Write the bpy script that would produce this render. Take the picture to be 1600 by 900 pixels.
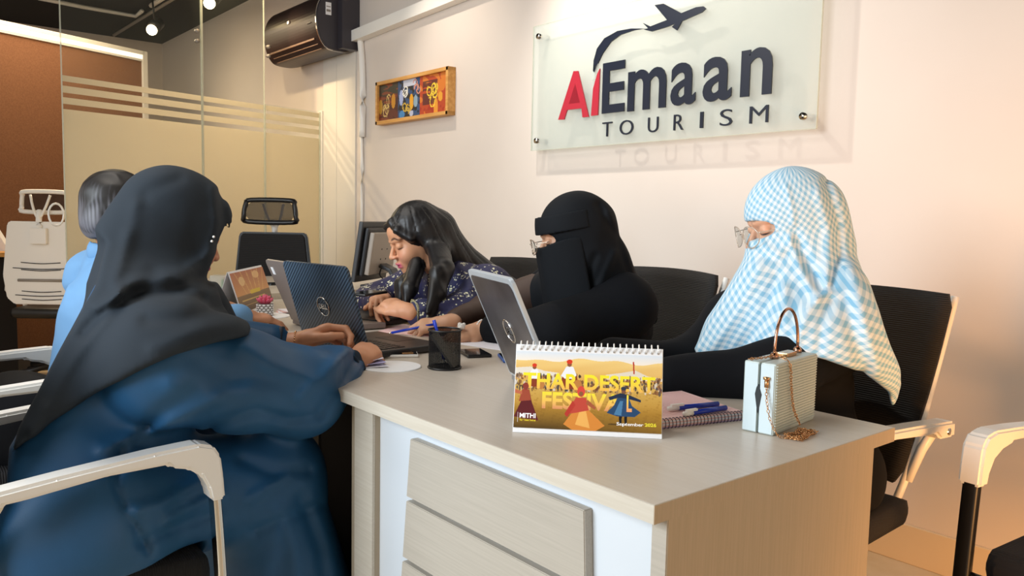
import bpy, bmesh, math, random
import numpy as np
from mathutils import Vector, Matrix
for o in list(bpy.data.objects): bpy.data.objects.remove(o)
scene = bpy.context.scene
COL = scene.collection
rng = random.Random(5)
# ------------------------------------------------------------------ camera
F = 1252.0; CH = 1.12
_v1 = np.array([-1045., -130., F]); _v1 /= np.linalg.norm(_v1)
_v2 = np.array([1510., -79., F]); _v2 /= np.linalg.norm(_v2)
_X = -_v1; _Y = _v2 - _X*np.dot(_v2, _X); _Y /= np.linalg.norm(_Y); _Z = np.cross(_X, _Y)
R = np.stack([_X, _Y, _Z]); CAM = np.array([0, 0, CH])
cd = bpy.data.cameras.new('camera'); cam = bpy.data.objects.new('camera', cd); COL.objects.link(cam)
M4 = Matrix.Identity(4)
for i in range(3):
    M4[i][0] = R[i, 0]; M4[i][1] = -R[i, 1]; M4[i][2] = -R[i, 2]; M4[i][3] = CAM[i]
cam.matrix_world = M4
cd.sensor_width = 36; cd.lens = F/1600*36; cd.clip_start = 0.05; cd.clip_end = 100
scene.camera = cam
def ray(px, py): return R @ np.array([px-800., py-450., F])
def atd(px, py, d): return CAM + ray(px, py)*d/F
def onz(px, py, z): r = ray(px, py); return CAM + r*(z-CH)/r[2]
def ony(px, py, y): r = ray(px, py); return CAM + r*y/r[1]
def onx(px, py, x): r = ray(px, py); return CAM + r*x/r[0]
def topix(p):
    c = (p - CAM) @ R
    return c[:, 0]/c[:, 2]*F+800, c[:, 1]/c[:, 2]*F+450, c[:, 2]
# ------------------------------------------------------------------ light
w = bpy.data.worlds.new('world'); scene.world = w; w.use_nodes = True
w.node_tree.nodes['Background'].inputs[0].default_value = (1.0, 0.84, 0.68, 1)
w.node_tree.nodes['Background'].inputs[1].default_value = 0.52
def light(name, kind, loc, tgt, energy, color, size=1, size_y=None, spot=60, blend=.5):
    l = bpy.data.lights.new(name, kind); l.energy = energy; l.color = color
    if kind == 'AREA':
        l.size = size
        if size_y: l.shape = 'RECTANGLE'; l.size_y = size_y
    elif kind == 'SPOT': l.spot_size = math.radians(spot); l.spot_blend = blend; l.shadow_soft_size = size
    else: l.shadow_soft_size = size
    o = bpy.data.objects.new(name, l); COL.objects.link(o); o.location = loc
    o.rotation_euler = (Vector(tgt)-Vector(loc)).to_track_quat('-Z', 'Y').to_euler()
    return o
key = light('window_daylight', 'AREA', (-1.7, -2.3, 2.0), (-1.75, 2.0, 0.9), 58, (0.82, 0.92, 1.0), 2.0, 1.5); key.data.spread = math.radians(120)
light('ceiling_area', 'AREA', (-2.4, 0.6, 2.8), (-2.2, 1.4, 0.5), 28, (1.0, 0.93, 0.84), 2.0, 1.2)  # broad warm-white area light just under the closed ceiling, no fitting modelled
light('warm_fill', 'AREA', (1.3, 1.6, 0.75), (-0.7, 2.69, 0.5), 7, (1.0, 0.62, 0.30), 1.0, 1.0)
light('warm_wall_fill_spot', 'SPOT', (.75, 1.15, 0.45), (-0.70, 2.69, 0.50), 140, (1.0, 0.45, 0.13), .25, spot=92, blend=1.)  # added fill out of frame, tints the lower right wall orange; no real lamp
light('wall_spot', 'SPOT', (-3.9, 1.9, 2.85), (-3.7, 2.69, 1.5), 38, (1.0, 0.86, 0.70), .03, spot=75, blend=.9)
light('wall_spot', 'SPOT', (-2.75, 1.92, 2.85), (-2.2, 2.69, 1.6), 85, (1.0, 0.93, 0.84), .02, spot=95, blend=.95)
light('glass_spot', 'SPOT', (-5.0, 1.7, 2.85), (-5.8, 2.69, 1.2), 90, (1.0, 0.74, 0.42), .04, spot=70, blend=.8)
light('back_spot', 'SPOT', (-6.5, 1.7, 2.8), (-5.4, 1.7, .9), 170, (1.0, 0.78, 0.5), .05, spot=85, blend=.9)
light('back_room', 'AREA', (-6.8, 1.2, 2.7), (-7.0, 1.4, 0.3), 26, (1.0, 0.78, 0.52), 1.2, 1.2)
vs = scene.view_settings
vs.view_transform = 'Standard'; vs.look = 'None'; vs.gamma = 1; vs.use_curve_mapping = False; vs.exposure = 0.33
# ------------------------------------------------------------------ helpers
def lin(c):
    if isinstance(c, str): c = tuple(int(c[i:i+2], 16)/255 for i in (0, 2, 4))
    return tuple(x/12.92 if x <= .04045 else ((x+.055)/1.055)**2.4 for x in c)
def mat(name, color='808080', rough=.5, metal=0., bump=None, attr=False, alpha=None, trans=0., noise=None, emit=None, sheen=0., sss=0., spec=None, ribs=None, coat=0.):
    m = bpy.data.materials.new(name); m.use_nodes = True; nt = m.node_tree; b = nt.nodes['Principled BSDF']
    N = nt.nodes.new; L = nt.links.new
    b.inputs['Base Color'].default_value = (*lin(color), 1); b.inputs['Roughness'].default_value = rough
    b.inputs['Metallic'].default_value = metal
    if trans: b.inputs['Transmission Weight'].default_value = trans
    if sheen: b.inputs['Sheen Weight'].default_value = sheen
    if coat: b.inputs['Coat Weight'].default_value = coat
    if spec is not None: b.inputs['Specular IOR Level'].default_value = spec
    if sss: b.inputs['Subsurface Weight'].default_value = sss; b.inputs['Subsurface Scale'].default_value = .02; b.inputs['Subsurface Radius'].default_value = (1, .4, .25)
    if emit: b.inputs['Emission Color'].default_value = (*lin(color), 1); b.inputs['Emission Strength'].default_value = emit
    src = None
    if attr:
        a = N('ShaderNodeAttribute'); a.attribute_name = 'Col'; src = a.outputs['Color']; L(src, b.inputs['Base Color'])
    tc = N('ShaderNodeTexCoord')
    if noise:   # (scale xyz, second colour)
        mp = N('ShaderNodeMapping'); mp.inputs['Scale'].default_value = noise[0]; L(tc.outputs['Object'], mp.inputs['Vector'])
        nz = N('ShaderNodeTexNoise'); nz.inputs['Scale'].default_value = 1; nz.inputs['Detail'].default_value = 4; L(mp.outputs[0], nz.inputs['Vector'])
        rp = N('ShaderNodeMapRange'); rp.inputs[1].default_value = .35; rp.inputs[2].default_value = .65; L(nz.outputs['Fac'], rp.inputs[0])
        mx = N('ShaderNodeMix'); mx.data_type = 'RGBA'; mx.inputs[6].default_value = (*lin(color), 1); mx.inputs[7].default_value = (*lin(noise[1]), 1)
        L(rp.outputs[0], mx.inputs[0]); L(mx.outputs[2], b.inputs['Base Color'])
    if bump:    # (scale, strength)
        nz = N('ShaderNodeTexNoise'); nz.inputs['Scale'].default_value = bump[0]; nz.inputs['Detail'].default_value = 3; L(tc.outputs['Object'], nz.inputs['Vector'])
        bp = N('ShaderNodeBump'); bp.inputs['Strength'].default_value = bump[1]; bp.inputs['Distance'].default_value = .004; L(nz.outputs['Fac'], bp.inputs['Height']); L(bp.outputs[0], b.inputs['Normal'])
    if ribs:    # (axis, scale, strength)
        wv = N('ShaderNodeTexWave'); wv.bands_direction = ribs[0]; wv.inputs['Scale'].default_value = ribs[1]; L(tc.outputs['Object'], wv.inputs['Vector'])
        bp = N('ShaderNodeBump'); bp.inputs['Strength'].default_value = ribs[2]; bp.inputs['Distance'].default_value = .003; L(wv.outputs['Fac'], bp.inputs['Height']); L(bp.outputs[0], b.inputs['Normal'])
    if alpha is not None: b.inputs['Alpha'].default_value = alpha
    return m
def film(name, color, fac, gloss=.08):
    """clear or filmed glass: transparent mixed with a thin diffuse / translucent film and a fresnel gloss"""
    m = bpy.data.materials.new(name); m.use_nodes = True; nt = m.node_tree; nt.nodes.clear(); N = nt.nodes.new; L = nt.links.new
    o = N('ShaderNodeOutputMaterial'); t = N('ShaderNodeBsdfTransparent'); t.inputs[0].default_value = (.95, .97, .96, 1)
    d = N('ShaderNodeBsdfDiffuse'); d.inputs[0].default_value = (*lin(color), 1)
    tr = N('ShaderNodeBsdfTranslucent'); tr.inputs[0].default_value = (*lin(color), 1)
    g = N('ShaderNodeBsdfGlossy'); g.inputs['Roughness'].default_value = .03; g.inputs[0].default_value = (1, 1, 1, 1)
    a = N('ShaderNodeMixShader'); a.inputs[0].default_value = .5; L(d.outputs[0], a.inputs[1]); L(tr.outputs[0], a.inputs[2])
    b = N('ShaderNodeMixShader'); b.inputs[0].default_value = fac; L(t.outputs[0], b.inputs[1]); L(a.outputs[0], b.inputs[2])
    lw = N('ShaderNodeLayerWeight'); lw.inputs[0].default_value = .15
    ml = N('ShaderNodeMath'); ml.operation = 'MULTIPLY'; ml.inputs[1].default_value = gloss*4; L(lw.outputs['Fresnel'], ml.inputs[0])
    c = N('ShaderNodeMixShader'); L(ml.outputs[0], c.inputs[0]); L(b.outputs[0], c.inputs[1]); L(g.outputs[0], c.inputs[2]); L(c.outputs[0], o.inputs[0])
    return m
def tag(o, label=None, cat=None, group=None, kind=None):
    if label: o['label'] = label
    if cat: o['category'] = cat
    if group: o['group'] = group
    if kind: o['kind'] = kind
    return o
def empty(name, loc=(0, 0, 0), rz=0, label=None, cat=None, group=None):
    o = bpy.data.objects.new(name, None); COL.objects.link(o); o.location = loc; o.rotation_euler = (0, 0, rz)
    o.empty_display_size = .05
    return tag(o, label, cat, group)
def link(name, me, m=None, parent=None, smooth=False):
    if m is not None:
        for x in (m if isinstance(m, (list, tuple)) else [m]): me.materials.append(x)
    if smooth: me.polygons.foreach_set('use_smooth', [True]*len(me.polygons))
    o = bpy.data.objects.new(name, me); COL.objects.link(o)
    if parent: o.parent = parent
    return o
def from_bm(name, bm, m, parent=None, smooth=False):
    bmesh.ops.recalc_face_normals(bm, faces=bm.faces)
    me = bpy.data.meshes.new(name); bm.to_mesh(me); bm.free(); return link(name, me, m, parent, smooth)
def raw(name, v, f, m, parent=None, smooth=False):
    me = bpy.data.meshes.new(name); me.from_pydata([tuple(map(float, x)) for x in v], [], f); me.update()
    return link(name, me, m, parent, smooth)
def add_box(bm, lo, hi, bev=0., rz=0, c=None, M=None):
    s = [hi[i]-lo[i] for i in range(3)]; ce = [(hi[i]+lo[i])/2 for i in range(3)]
    r = bmesh.ops.create_cube(bm, size=1); vs_ = r['verts']
    bmesh.ops.scale(bm, verts=vs_, vec=s); bmesh.ops.translate(bm, verts=vs_, vec=ce)
    if bev:
        es = list({e for v in vs_ for e in v.link_edges}); rr = bmesh.ops.bevel(bm, geom=es, offset=bev, segments=2, profile=.6, affect='EDGES')
        vs_ = list({v for f_ in rr['faces'] for v in f_.verts} | {v for v in vs_ if v.is_valid})
    if M is not None: bmesh.ops.transform(bm, matrix=M, verts=vs_)
    return vs_
def box(name, lo, hi, m, parent=None, bev=0., M=None):
    bm = bmesh.new(); add_box(bm, lo, hi, bev, M=M); return from_bm(name, bm, m, parent)
def add_sweep(bm, path, prof, up=(0, 0, 1), closed=False, cap=True):
    """sweep a closed 2-D profile along a path"""
    P = [Vector(p) for p in path]; n = len(P); rings = []
    upv = Vector(up)
    for i in range(n):
        if closed: t = P[(i+1) % n]-P[i-1]
        else: t = (P[min(i+1, n-1)]-P[max(i-1, 0)])
        t.normalize(); s = t.cross(upv)
        if s.length < 1e-3: s = t.cross(Vector((1, 0, 0)))
        s.normalize(); u = s.cross(t)
        # mitre
        k = 1.
        if 0 < i < n-1 or closed:
            a = (P[i]-P[i-1]).normalized(); k = 1/max(.5, abs(a.dot(t)))
        rings.append([bm.verts.new(P[i]+s*x*(k if abs(s.dot(upv)) > .9 else 1)+u*y) for x, y in prof])
    m_ = len(prof)
    for i in range(n if closed else n-1):
        a, b = rings[i], rings[(i+1) % n]
        for j in range(m_): bm.faces.new((a[j], a[(j+1) % m_], b[(j+1) % m_], b[j]))
    if cap and not closed:
        bm.faces.new(rings[0][::-1]); bm.faces.new(rings[-1])
def circ(r, n=10, sy=1.): return [(r*math.cos(2*math.pi*i/n), r*sy*math.sin(2*math.pi*i/n)) for i in range(n)]
def rrect(w_, h_, r, n=3):
    out = []
    for cx, cy, a0 in ((w_/2-r, h_/2-r, 0), (-w_/2+r, h_/2-r, 90), (-w_/2+r, -h_/2+r, 180), (w_/2-r, -h_/2+r, 270)):
        for k in range(n+1):
            a = math.radians(a0+90*k/n); out.append((cx+r*math.cos(a), cy+r*math.sin(a)))
    return out
def tube(name, path, r, m, parent=None, n=10, closed=False, up=(0, 0, 1)):
    bm = bmesh.new(); add_sweep(bm, path, circ(r, n), up, closed); return from_bm(name, bm, m, parent, True)
def smoothpath(pts, n=6, closed=False):
    P = [Vector(p) for p in pts]; out = []; L_ = len(P)
    rng_ = range(L_ if closed else L_-1)
    for i in rng_:
        p0 = P[i-1] if (i > 0 or closed) else P[0]; p1 = P[i]; p2 = P[(i+1) % L_]; p3 = P[(i+2) % L_] if (closed or i+2 < L_) else P[-1]
        for k in range(n):
            t = k/n
            out.append(.5*((2*p1)+(p2-p0)*t+(2*p0-5*p1+4*p2-p3)*t*t+(3*p1-p0-3*p2+p3)*t**3))
    if not closed: out.append(P[-1])
    return out
def prism(name, poly, h0, h1, m, parent=None, bev=0., M=None, smooth=False):
    """extrude a 2-D polygon (x,y) between z=h0 and z=h1, then transform by M"""
    bm = bmesh.new(); vs_ = [bm.verts.new((x, y, h0)) for x, y in poly]; f = bm.faces.new(vs_)
    r = bmesh.ops.extrude_face_region(bm, geom=[f]); nv = [g for g in r['geom'] if isinstance(g, bmesh.types.BMVert)]
    bmesh.ops.translate(bm, verts=nv, vec=(0, 0, h1-h0))
    if bev: bmesh.ops.bevel(bm, geom=[e for e in bm.edges], offset=bev, segments=2, affect='EDGES', clamp_overlap=True)
    if M is not None: bm.transform(M)
    return from_bm(name, bm, m, parent, smooth)
def lathe(name, prof, m, parent=None, n=24, loc=(0, 0, 0), smooth=True):
    bm = bmesh.new(); rings = []
    for r, z in prof:
        rings.append([bm.verts.new((loc[0]+r*math.cos(2*math.pi*i/n), loc[1]+r*math.sin(2*math.pi*i/n), loc[2]+z)) for i in range(n)] if r > 1e-6 else [bm.verts.new((loc[0], loc[1], loc[2]+z))])
    for a, b in zip(rings, rings[1:]):
        for i in range(n):
            j = (i+1) % n
            if len(a) == 1 and len(b) == 1: continue
            if len(a) == 1: bm.faces.new((a[0], b[i], b[j]))
            elif len(b) == 1: bm.faces.new((a[i], a[j], b[0]))
            else: bm.faces.new((a[i], a[j], b[j], b[i]))
    return from_bm(name, bm, m, parent, smooth)
def frame(o, x, z):
    """matrix: origin o, local x axis, local z axis"""
    x = Vector(x).normalized(); z = Vector(z); z = (z-x*z.dot(x)).normalized(); y = z.cross(x)
    M = Matrix.Identity(4)
    for i in range(3): M[i][0] = x[i]; M[i][1] = y[i]; M[i][2] = z[i]; M[i][3] = o[i]
    return M
def copy_tree(o, parent=None):
    c = o.copy(); COL.objects.link(c)
    if parent: c.parent = parent
    for ch in list(o.children): copy_tree(ch, c)
    return c
def glyph(ch, offset=0., ext=0.):
    cu = bpy.data.curves.new('t', 'FONT'); cu.body = ch; cu.size = 1; cu.offset = offset; cu.extrude = ext; cu.resolution_u = 4; cu.fill_mode = 'BOTH'
    o = bpy.data.objects.new('t', cu); COL.objects.link(o); dg = bpy.context.evaluated_depsgraph_get(); dg.update()
    me = bpy.data.meshes.new_from_object(o.evaluated_get(dg)); bpy.data.objects.remove(o); bpy.data.curves.remove(cu)
    return me
def fit_text(name, ch, x0, x1, y0, y1, M, m, parent=None, offset=0., depth=.004):
    """text scaled to the rectangle x0..x1, y0..y1 of the plane given by M"""
    me = glyph(ch, offset, .5); co = np.array([v.co[:] for v in me.vertices]); lo = co.min(0); hi = co.max(0)
    s = (hi-lo); s[s < 1e-6] = 1
    co = (co-lo)/s; co = np.stack([x0+co[:, 0]*(x1-x0), y0+co[:, 1]*(y1-y0), co[:, 2]*depth], 1)
    me.vertices.foreach_set('co', co.ravel()); me.transform(M); me.update()
    return link(name, me, m, parent)
# ------------------------------------------------------------------ raster prints
class Print:
    def __init__(s, W, H, bg): s.W, s.H = W, H; s.a = np.zeros((H, W, 3)); s.a[:] = lin(bg); s.V, s.U = np.mgrid[0:H, 0:W]; s.U = (s.U+.5)/W; s.V = (s.V+.5)/H
    def put(s, mask, c, f=1.):
        c = np.array(lin(c)) if isinstance(c, str) else c
        m_ = mask.astype(float)*f; s.a = s.a*(1-m_[..., None])+c*m_[..., None]
    def ell(s, u, v, ru, rv, c, f=1.): s.put(((s.U-u)/ru)**2+((s.V-v)/rv)**2 < 1, c, f)
    def poly(s, pts, c, f=1.):
        m_ = np.zeros(s.U.shape, bool); n = len(pts)
        for i in range(n):
            (x0, y0), (x1, y1) = pts[i], pts[(i+1) % n]
            if y0 == y1: continue
            cnd = ((y0 > s.V) != (y1 > s.V)) & (s.U < (x1-x0)*(s.V-y0)/(y1-y0)+x0); m_ ^= cnd
        s.put(m_, c, f); return m_
    def text(s, txt, u0, u1, v0, v1, offset=0.):
        me = glyph(txt, offset, 0); co = np.array([v.co[:2] for v in me.vertices]); lo = co.min(0); hi = co.max(0); co = (co-lo)/(hi-lo)
        X = (u0+co[:, 0]*(u1-u0))*s.W; Y = (v1-co[:, 1]*(v1-v0))*s.H; m_ = np.zeros((s.H, s.W), bool)
        me.calc_loop_triangles()
        for t in me.loop_triangles:
            a, b, c = t.vertices; xs = X[[a, b, c]]; ys = Y[[a, b, c]]
            x0, x1_, y0, y1_ = max(0, int(xs.min())), min(s.W-1, int(xs.max())+1), max(0, int(ys.min())), min(s.H-1, int(ys.max())+1)
            if x1_ < x0 or y1_ < y0: continue
            gy, gx = np.mgrid[y0:y1_+1, x0:x1_+1]; gx = gx+.5; gy = gy+.5
            def e(i, j): return (xs[j]-xs[i])*(gy-ys[i])-(ys[j]-ys[i])*(gx-xs[i])
            e0, e1, e2 = e(0, 1), e(1, 2), e(2, 0)
            m_[y0:y1_+1, x0:x1_+1] |= ((e0 >= 0) & (e1 >= 0) & (e2 >= 0)) | ((e0 <= 0) & (e1 <= 0) & (e2 <= 0))
        bpy.data.meshes.remove(me); return m_
    def build(s, name, M, w_, h_, m, parent=None):
        """grid w_ x h_ in the local x-y plane (origin at lower left), one face per pixel"""
        W, H = s.W, s.H; gx, gy = np.meshgrid(np.linspace(0, w_, W+1), np.linspace(h_, 0, H+1))
        co = np.stack([gx, gy, gx*0], -1).reshape(-1, 3); i = np.arange(H)[:, None]*(W+1)+np.arange(W)[None]
        q = np.stack([i+W+1, i+W+2, i+1, i], -1).reshape(-1, 4)
        me = mesh_np(name, co, q); me.transform(M)
        ca = me.color_attributes.new('Col', 'FLOAT_COLOR', 'CORNER'); c = np.ones((H*W, 4, 4), np.float32); c[:, :, :3] = s.a.reshape(-1, 1, 3); ca.data.foreach_set('color', c.ravel())
        return link(name, me, m, parent)
def mesh_np(name, co, q):
    me = bpy.data.meshes.new(name); n = len(co); k = len(q); me.vertices.add(n); me.vertices.foreach_set('co', np.asarray(co, np.float32).ravel())
    me.loops.add(k*4); me.loops.foreach_set('vertex_index', np.asarray(q, np.int32).ravel()); me.polygons.add(k)
    me.polygons.foreach_set('loop_start', np.arange(0, k*4, 4, dtype=np.int32)); me.update(calc_edges=True); me.validate(); return me
# ------------------------------------------------------------------ signed distance modelling
def smin(a, b, k):
    h_ = np.clip(.5+.5*(b-a)/k, 0, 1); return b*(1-h_)+a*h_-k*h_*(1-h_)
def smax(a, b, k): return -smin(-a, -b, k)
def cone(a, b, ra, rb=None):
    a = np.array(a, float); b = np.array(b, float); rb = ra if rb is None else rb; ab = b-a; L2 = max(ab@ab, 1e-9)
    def f(p):
        q = p-a; t = np.clip(q@ab/L2, 0, 1); return np.sqrt(((q-t[:, None]*ab)**2).sum(1))-(ra+t*(rb-ra))
    f.bb = (np.minimum(a-ra, b-rb), np.maximum(a+ra, b+rb)); return f
def ell(c, r, Q=None):
    """ellipsoid; Q = 3x3 rows are local axes"""
    c = np.array(c, float); r = np.array(r, float)
    def f(p):
        q = p-c
        if Q is not None: q = q@Q.T
        k0 = np.sqrt(((q/r)**2).sum(1)); k1 = np.sqrt(((q/r**2)**2).sum(1))+1e-9; return k0*(k0-1)/k1
    return f
def U(k, *fs):
    def f(p):
        d = fs[0](p)
        for g in fs[1:]: d = smin(d, g(p), k)
        return d
    return f
def chain(pts, rs, k=.02):
    return U(k, *[cone(pts[i], pts[i+1], rs[i], rs[i+1]) for i in range(len(pts)-1)])
def off(f, a): return lambda p: f(p)-a
def isect(f, g, k=.004): return lambda p: smax(f(p), g(p), k)
def cut(f, g, k=.004): return lambda p: smax(f(p), -g(p), k)
def plane(pt, n):
    n = np.array(n, float); n /= np.linalg.norm(n); pt = np.array(pt, float); return lambda p: (p-pt)@n
def edge_poly(poly):
    """signed distance (metres) to the wedge seen inside an outline given as sight lines; negative inside"""
    P = np.array(poly, float)
    def f(p):
        x, y, d = topix(p); best = np.full(len(x), 1e18); ins = np.zeros(len(x), bool)
        for i in range(len(P)):
            a = P[i]; b = P[(i+1) % len(P)]; ab = b-a; t = np.clip(((x-a[0])*ab[0]+(y-a[1])*ab[1])/(ab@ab), 0, 1)
            best = np.minimum(best, (x-a[0]-t*ab[0])**2+(y-a[1]-t*ab[1])**2)
            if a[1] != b[1]: ins ^= ((a[1] > y) != (b[1] > y)) & (x < (b[0]-a[0])*(y-a[1])/(b[1]-a[1])+a[0])
        return np.sqrt(best)*np.where(ins, -1, 1)*d/F
    return f
def folds(f, lst):
    """raise (amp>0) or sink (amp<0) soft creases; each = (polyline on sight lines, amp m, width px)"""
    L_ = [(np.array(pl, float), a, w_) for pl, a, w_ in lst]
    def g(p):
        d0 = f(p); x, y, d = topix(p); s = 0
        for P, a, w_ in L_:
            best = np.full(len(x), 1e18)
            for i in range(len(P)-1):
                A = P[i]; ab = P[i+1]-A; t = np.clip(((x-A[0])*ab[0]+(y-A[1])*ab[1])/(ab@ab), 0, 1)
                best = np.minimum(best, (x-A[0]-t*ab[0])**2+(y-A[1]-t*ab[1])**2)
            s = s+a*np.exp(-best/w_**2)
        return d0-s
    return g
def wrinkle(f, amp, freq, seed=0, stretch=(1, 1, 1)):
    r = np.random.RandomState(seed); K = r.normal(size=(7, 3))*np.array(stretch)*freq; ph = r.uniform(0, 6.28, 7); W2 = r.normal(size=(7, 3))*freq*.5
    def g(p):
        q = p+.35/freq*np.sin(p@W2[:3].T+ph[:3]); s = 0
        for i in range(7): s = s+np.sin(q@K[i]+ph[i])
        return f(p)-amp*(1-np.abs(s)/3)
    return g
def extract(f, lo, hi, h, slack=1.35):
    lo = np.array(lo, float); hi = np.array(hi, float); B = 6
    nb = np.ceil((hi-lo)/(h*B)).astype(int); n = nb*B+1
    bi = np.stack(np.meshgrid(*[np.arange(k) for k in nb], indexing='ij'), -1).reshape(-1, 3)
    c = lo+(bi+.5)*B*h; d = np.concatenate([f(x) for x in np.array_split(c, max(1, len(c)//60000))])
    D = np.ones(tuple(n), np.float32)
    keep = np.abs(d) < B*h*.87*slack+.004
    neg = bi[(d < 0) & ~keep]
    g = np.arange(B+1); off_ = np.stack(np.meshgrid(g, g, g, indexing='ij'), -1).reshape(-1, 3)
    flat = D.ravel(); st = np.array([n[1]*n[2], n[2], 1])
    if len(neg): flat[((neg[:, None]*B+off_[None]).reshape(-1, 3)@st)] = -1
    kb = bi[keep]; idx = np.unique(((kb[:, None]*B+off_[None]).reshape(-1, 3)@st))
    ijk = np.stack(np.unravel_index(idx, tuple(n)), -1); pts = lo+ijk*h
    vals = np.concatenate([f(x) for x in np.array_split(pts, max(1, len(pts)//60000))]); flat[idx] = vals
    D = flat.reshape(tuple(n))
    S = D < 0
    # surface nets
    m = tuple(k-1 for k in n); cnt = np.zeros(m, np.int8); sh = [(a, b, c_) for a in (0, 1) for b in (0, 1) for c_ in (0, 1)]
    for a, b, c_ in sh: cnt += S[a:a+m[0], b:b+m[1], c_:c_+m[2]]
    act = np.argwhere((cnt > 0) & (cnt < 8))
    if not len(act): return np.zeros((0, 3)), np.zeros((0, 4), int)
    cor = np.stack([D[act[:, 0]+a, act[:, 1]+b, act[:, 2]+c_] for a, b, c_ in sh], 1); pos = np.zeros((len(act), 3)); k = np.zeros(len(act))
    for i in range(8):
        for j in range(i+1, 8):
            di = np.array(sh[j])-np.array(sh[i])
            if np.abs(di).sum() != 1: continue
            A, Bv = cor[:, i], cor[:, j]; x = (A < 0) != (Bv < 0); t = np.where(x, A/np.where(x, A-Bv, 1), 0)
            pos += np.where(x[:, None], np.array(sh[i])+t[:, None]*di, 0); k += x
    v = lo+(act+pos/k[:, None])*h
    idm = np.full(m, -1, np.int32); idm[tuple(act.T)] = np.arange(len(act)); quads = []
    for ax in range(3):
        s0 = [slice(1, m[i]) if i != ax else slice(0, m[i]) for i in range(3)]
        sA = S[tuple(s0)]; s1 = list(s0); s1[ax] = slice(1, m[ax]+1); sB = S[tuple(s1)]
        e = np.argwhere(sA != sB); o_ = np.array([1 if i != ax else 0 for i in range(3)]); e = e+o_
        u, w_ = [(1, 2), (2, 0), (0, 1)][ax]; U_ = np.eye(3, dtype=int)[u]; W_ = np.eye(3, dtype=int)[w_]
        q = np.stack([idm[tuple((e-x).T)] for x in (U_+W_, W_, 0*U_, U_)], 1)
        ins = S[tuple(e.T)]; q[~ins] = q[~ins][:, ::-1]; q = q[(q >= 0).all(1)]; quads.append(q)
    return v, np.concatenate(quads)
def sdf_mesh(name, f, regions, m, parent=None, color=None, uv=None, relax=1):
    """regions: list of (lo, hi, h); later (finer) boxes replace the earlier ones where they overlap"""
    V = []; Q = []; n = 0
    for i, (lo, hi, h) in enumerate(regions):
        v, q = extract(f, lo, hi, h)
        if not len(v): continue
        for _ in range(relax):
            s = np.zeros_like(v); c = np.zeros(len(v))
            for a, b in ((0, 1), (1, 2), (2, 3), (3, 0)):
                np.add.at(s, q[:, a], v[q[:, b]]); np.add.at(c, q[:, a], 1); np.add.at(s, q[:, b], v[q[:, a]]); np.add.at(c, q[:, b], 1)
            v = v*.5+.5*s/np.maximum(c, 1)[:, None]
        ce = v[q].mean(1)
        for lo2, hi2, h2 in regions[i+1:]:
            ok = ~((ce > np.array(lo2)+h*1.0) & (ce < np.array(hi2)-h*1.0)).all(1); q = q[ok]; ce = ce[ok]
        V.append(v); Q.append(q+n); n += len(v)
    v = np.concatenate(V); q = np.concatenate(Q); used = np.unique(q); rm = np.full(len(v), -1); rm[used] = np.arange(len(used)); v = v[used]; q = rm[q]
    me = mesh_np(name, v, q)
    if color is not None:
        ca = me.color_attributes.new('Col', 'FLOAT_COLOR', 'POINT'); c = np.ones((len(v), 4), np.float32); c[:, :3] = color(v); ca.data.foreach_set('color', c.ravel())
    if uv is not None:
        at_ = me.attributes.new('Wrap', 'FLOAT_VECTOR', 'POINT'); u3 = np.zeros((len(v), 3), np.float32); u3[:, :2] = uv(v); at_.data.foreach_set('vector', u3.ravel())
    return link(name, me, m, parent, True)
# ------------------------------------------------------------------ materials
M_wall = mat('wall_paint', 'D9CFC6', .75, bump=(60, .05), noise=((1.2, 1.2, 1.2), 'D4C9BF'))
M_panel = mat('wall_panel', 'DAD6CE', .6)
M_base = mat('baseboard_tile', 'D8C4A6', .4)
M_ceil = mat('ceiling_black', '0A0A10', .8)
M_tile = mat('floor_tile', 'CDBB9E', .25, noise=((6, 6, 6), 'C4B090'))
M_grout = mat('grout', '6B5C48', .9)
M_dark = mat('dark_carpet', '17120F', .9)
M_desk = mat('desk_laminate', 'C9BFB2', .32, noise=((5, 120, 120), 'C4B9AB'))
M_deskf = mat('desk_front_laminate', 'B8B1A5', .5, noise=((6, 260, 260), 'B0A99D'))
M_edge = mat('desk_edge', 'CFC8BA', .5, noise=((8, 260, 260), 'C8C0B1'))
M_side = mat('desk_side', 'B5A690', .5, noise=((260, 260, 8), 'AEA089'))
M_white = mat('white_panel', 'D4DCE4', .35)
M_wplast = mat('white_plastic', 'EDEBE6', .35)
M_chrome = mat('chrome', 'D8D4CE', .12, 1.)
M_bplast = mat('black_plastic', '121214', .4)
M_mesh = mat('black_mesh', '141110', .75, ribs=('Z', 60, .5))
M_seat = mat('black_seat_fabric', '16161A', .85, ribs=('Y', 55, .5))
M_frost = film('frosted_film', 'EBDFCB', .82, .05)
M_glass = film('clear_glass', 'DDE6DC', .015, .10)
M_gedge = mat('glass_edge', 'D8DCCB', .2, alpha=.45)
M_acryl = film('acrylic_panel', 'EEF6F4', .30, .06)
M_navy = mat('sign_navy', '131C2E', .35)
M_red = mat('sign_red', 'B02538', .35)
M_print = mat('printed_card', 'FFFFFF', .35, attr=True, spec=.3)
M_paint = mat('painted_canvas', 'FFFFFF', .5, attr=True)
M_card = mat('white_card', 'F1F2F4', .5)
M_lamp = mat('lamp_glow', 'FFE2A8', .5, emit=18)
M_led = mat('led_strip_glow', 'FFF0DC', .5, emit=.9)
M_pink = mat('pink_paper', 'E9C3C0', .8)
M_paper = mat('white_paper', 'ECEAF2', .8)
M_blue = mat('blue_plastic', '1C38B0', .25)
M_gold = mat('gold_metal', 'D0A070', .25, 1.)
M_oak = mat('oak_frame', 'D9A35C', .5, noise=((6, 60, 60), 'C58C44'))
M_screen = mat('dark_screen', '0A0C10', .08)
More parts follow.
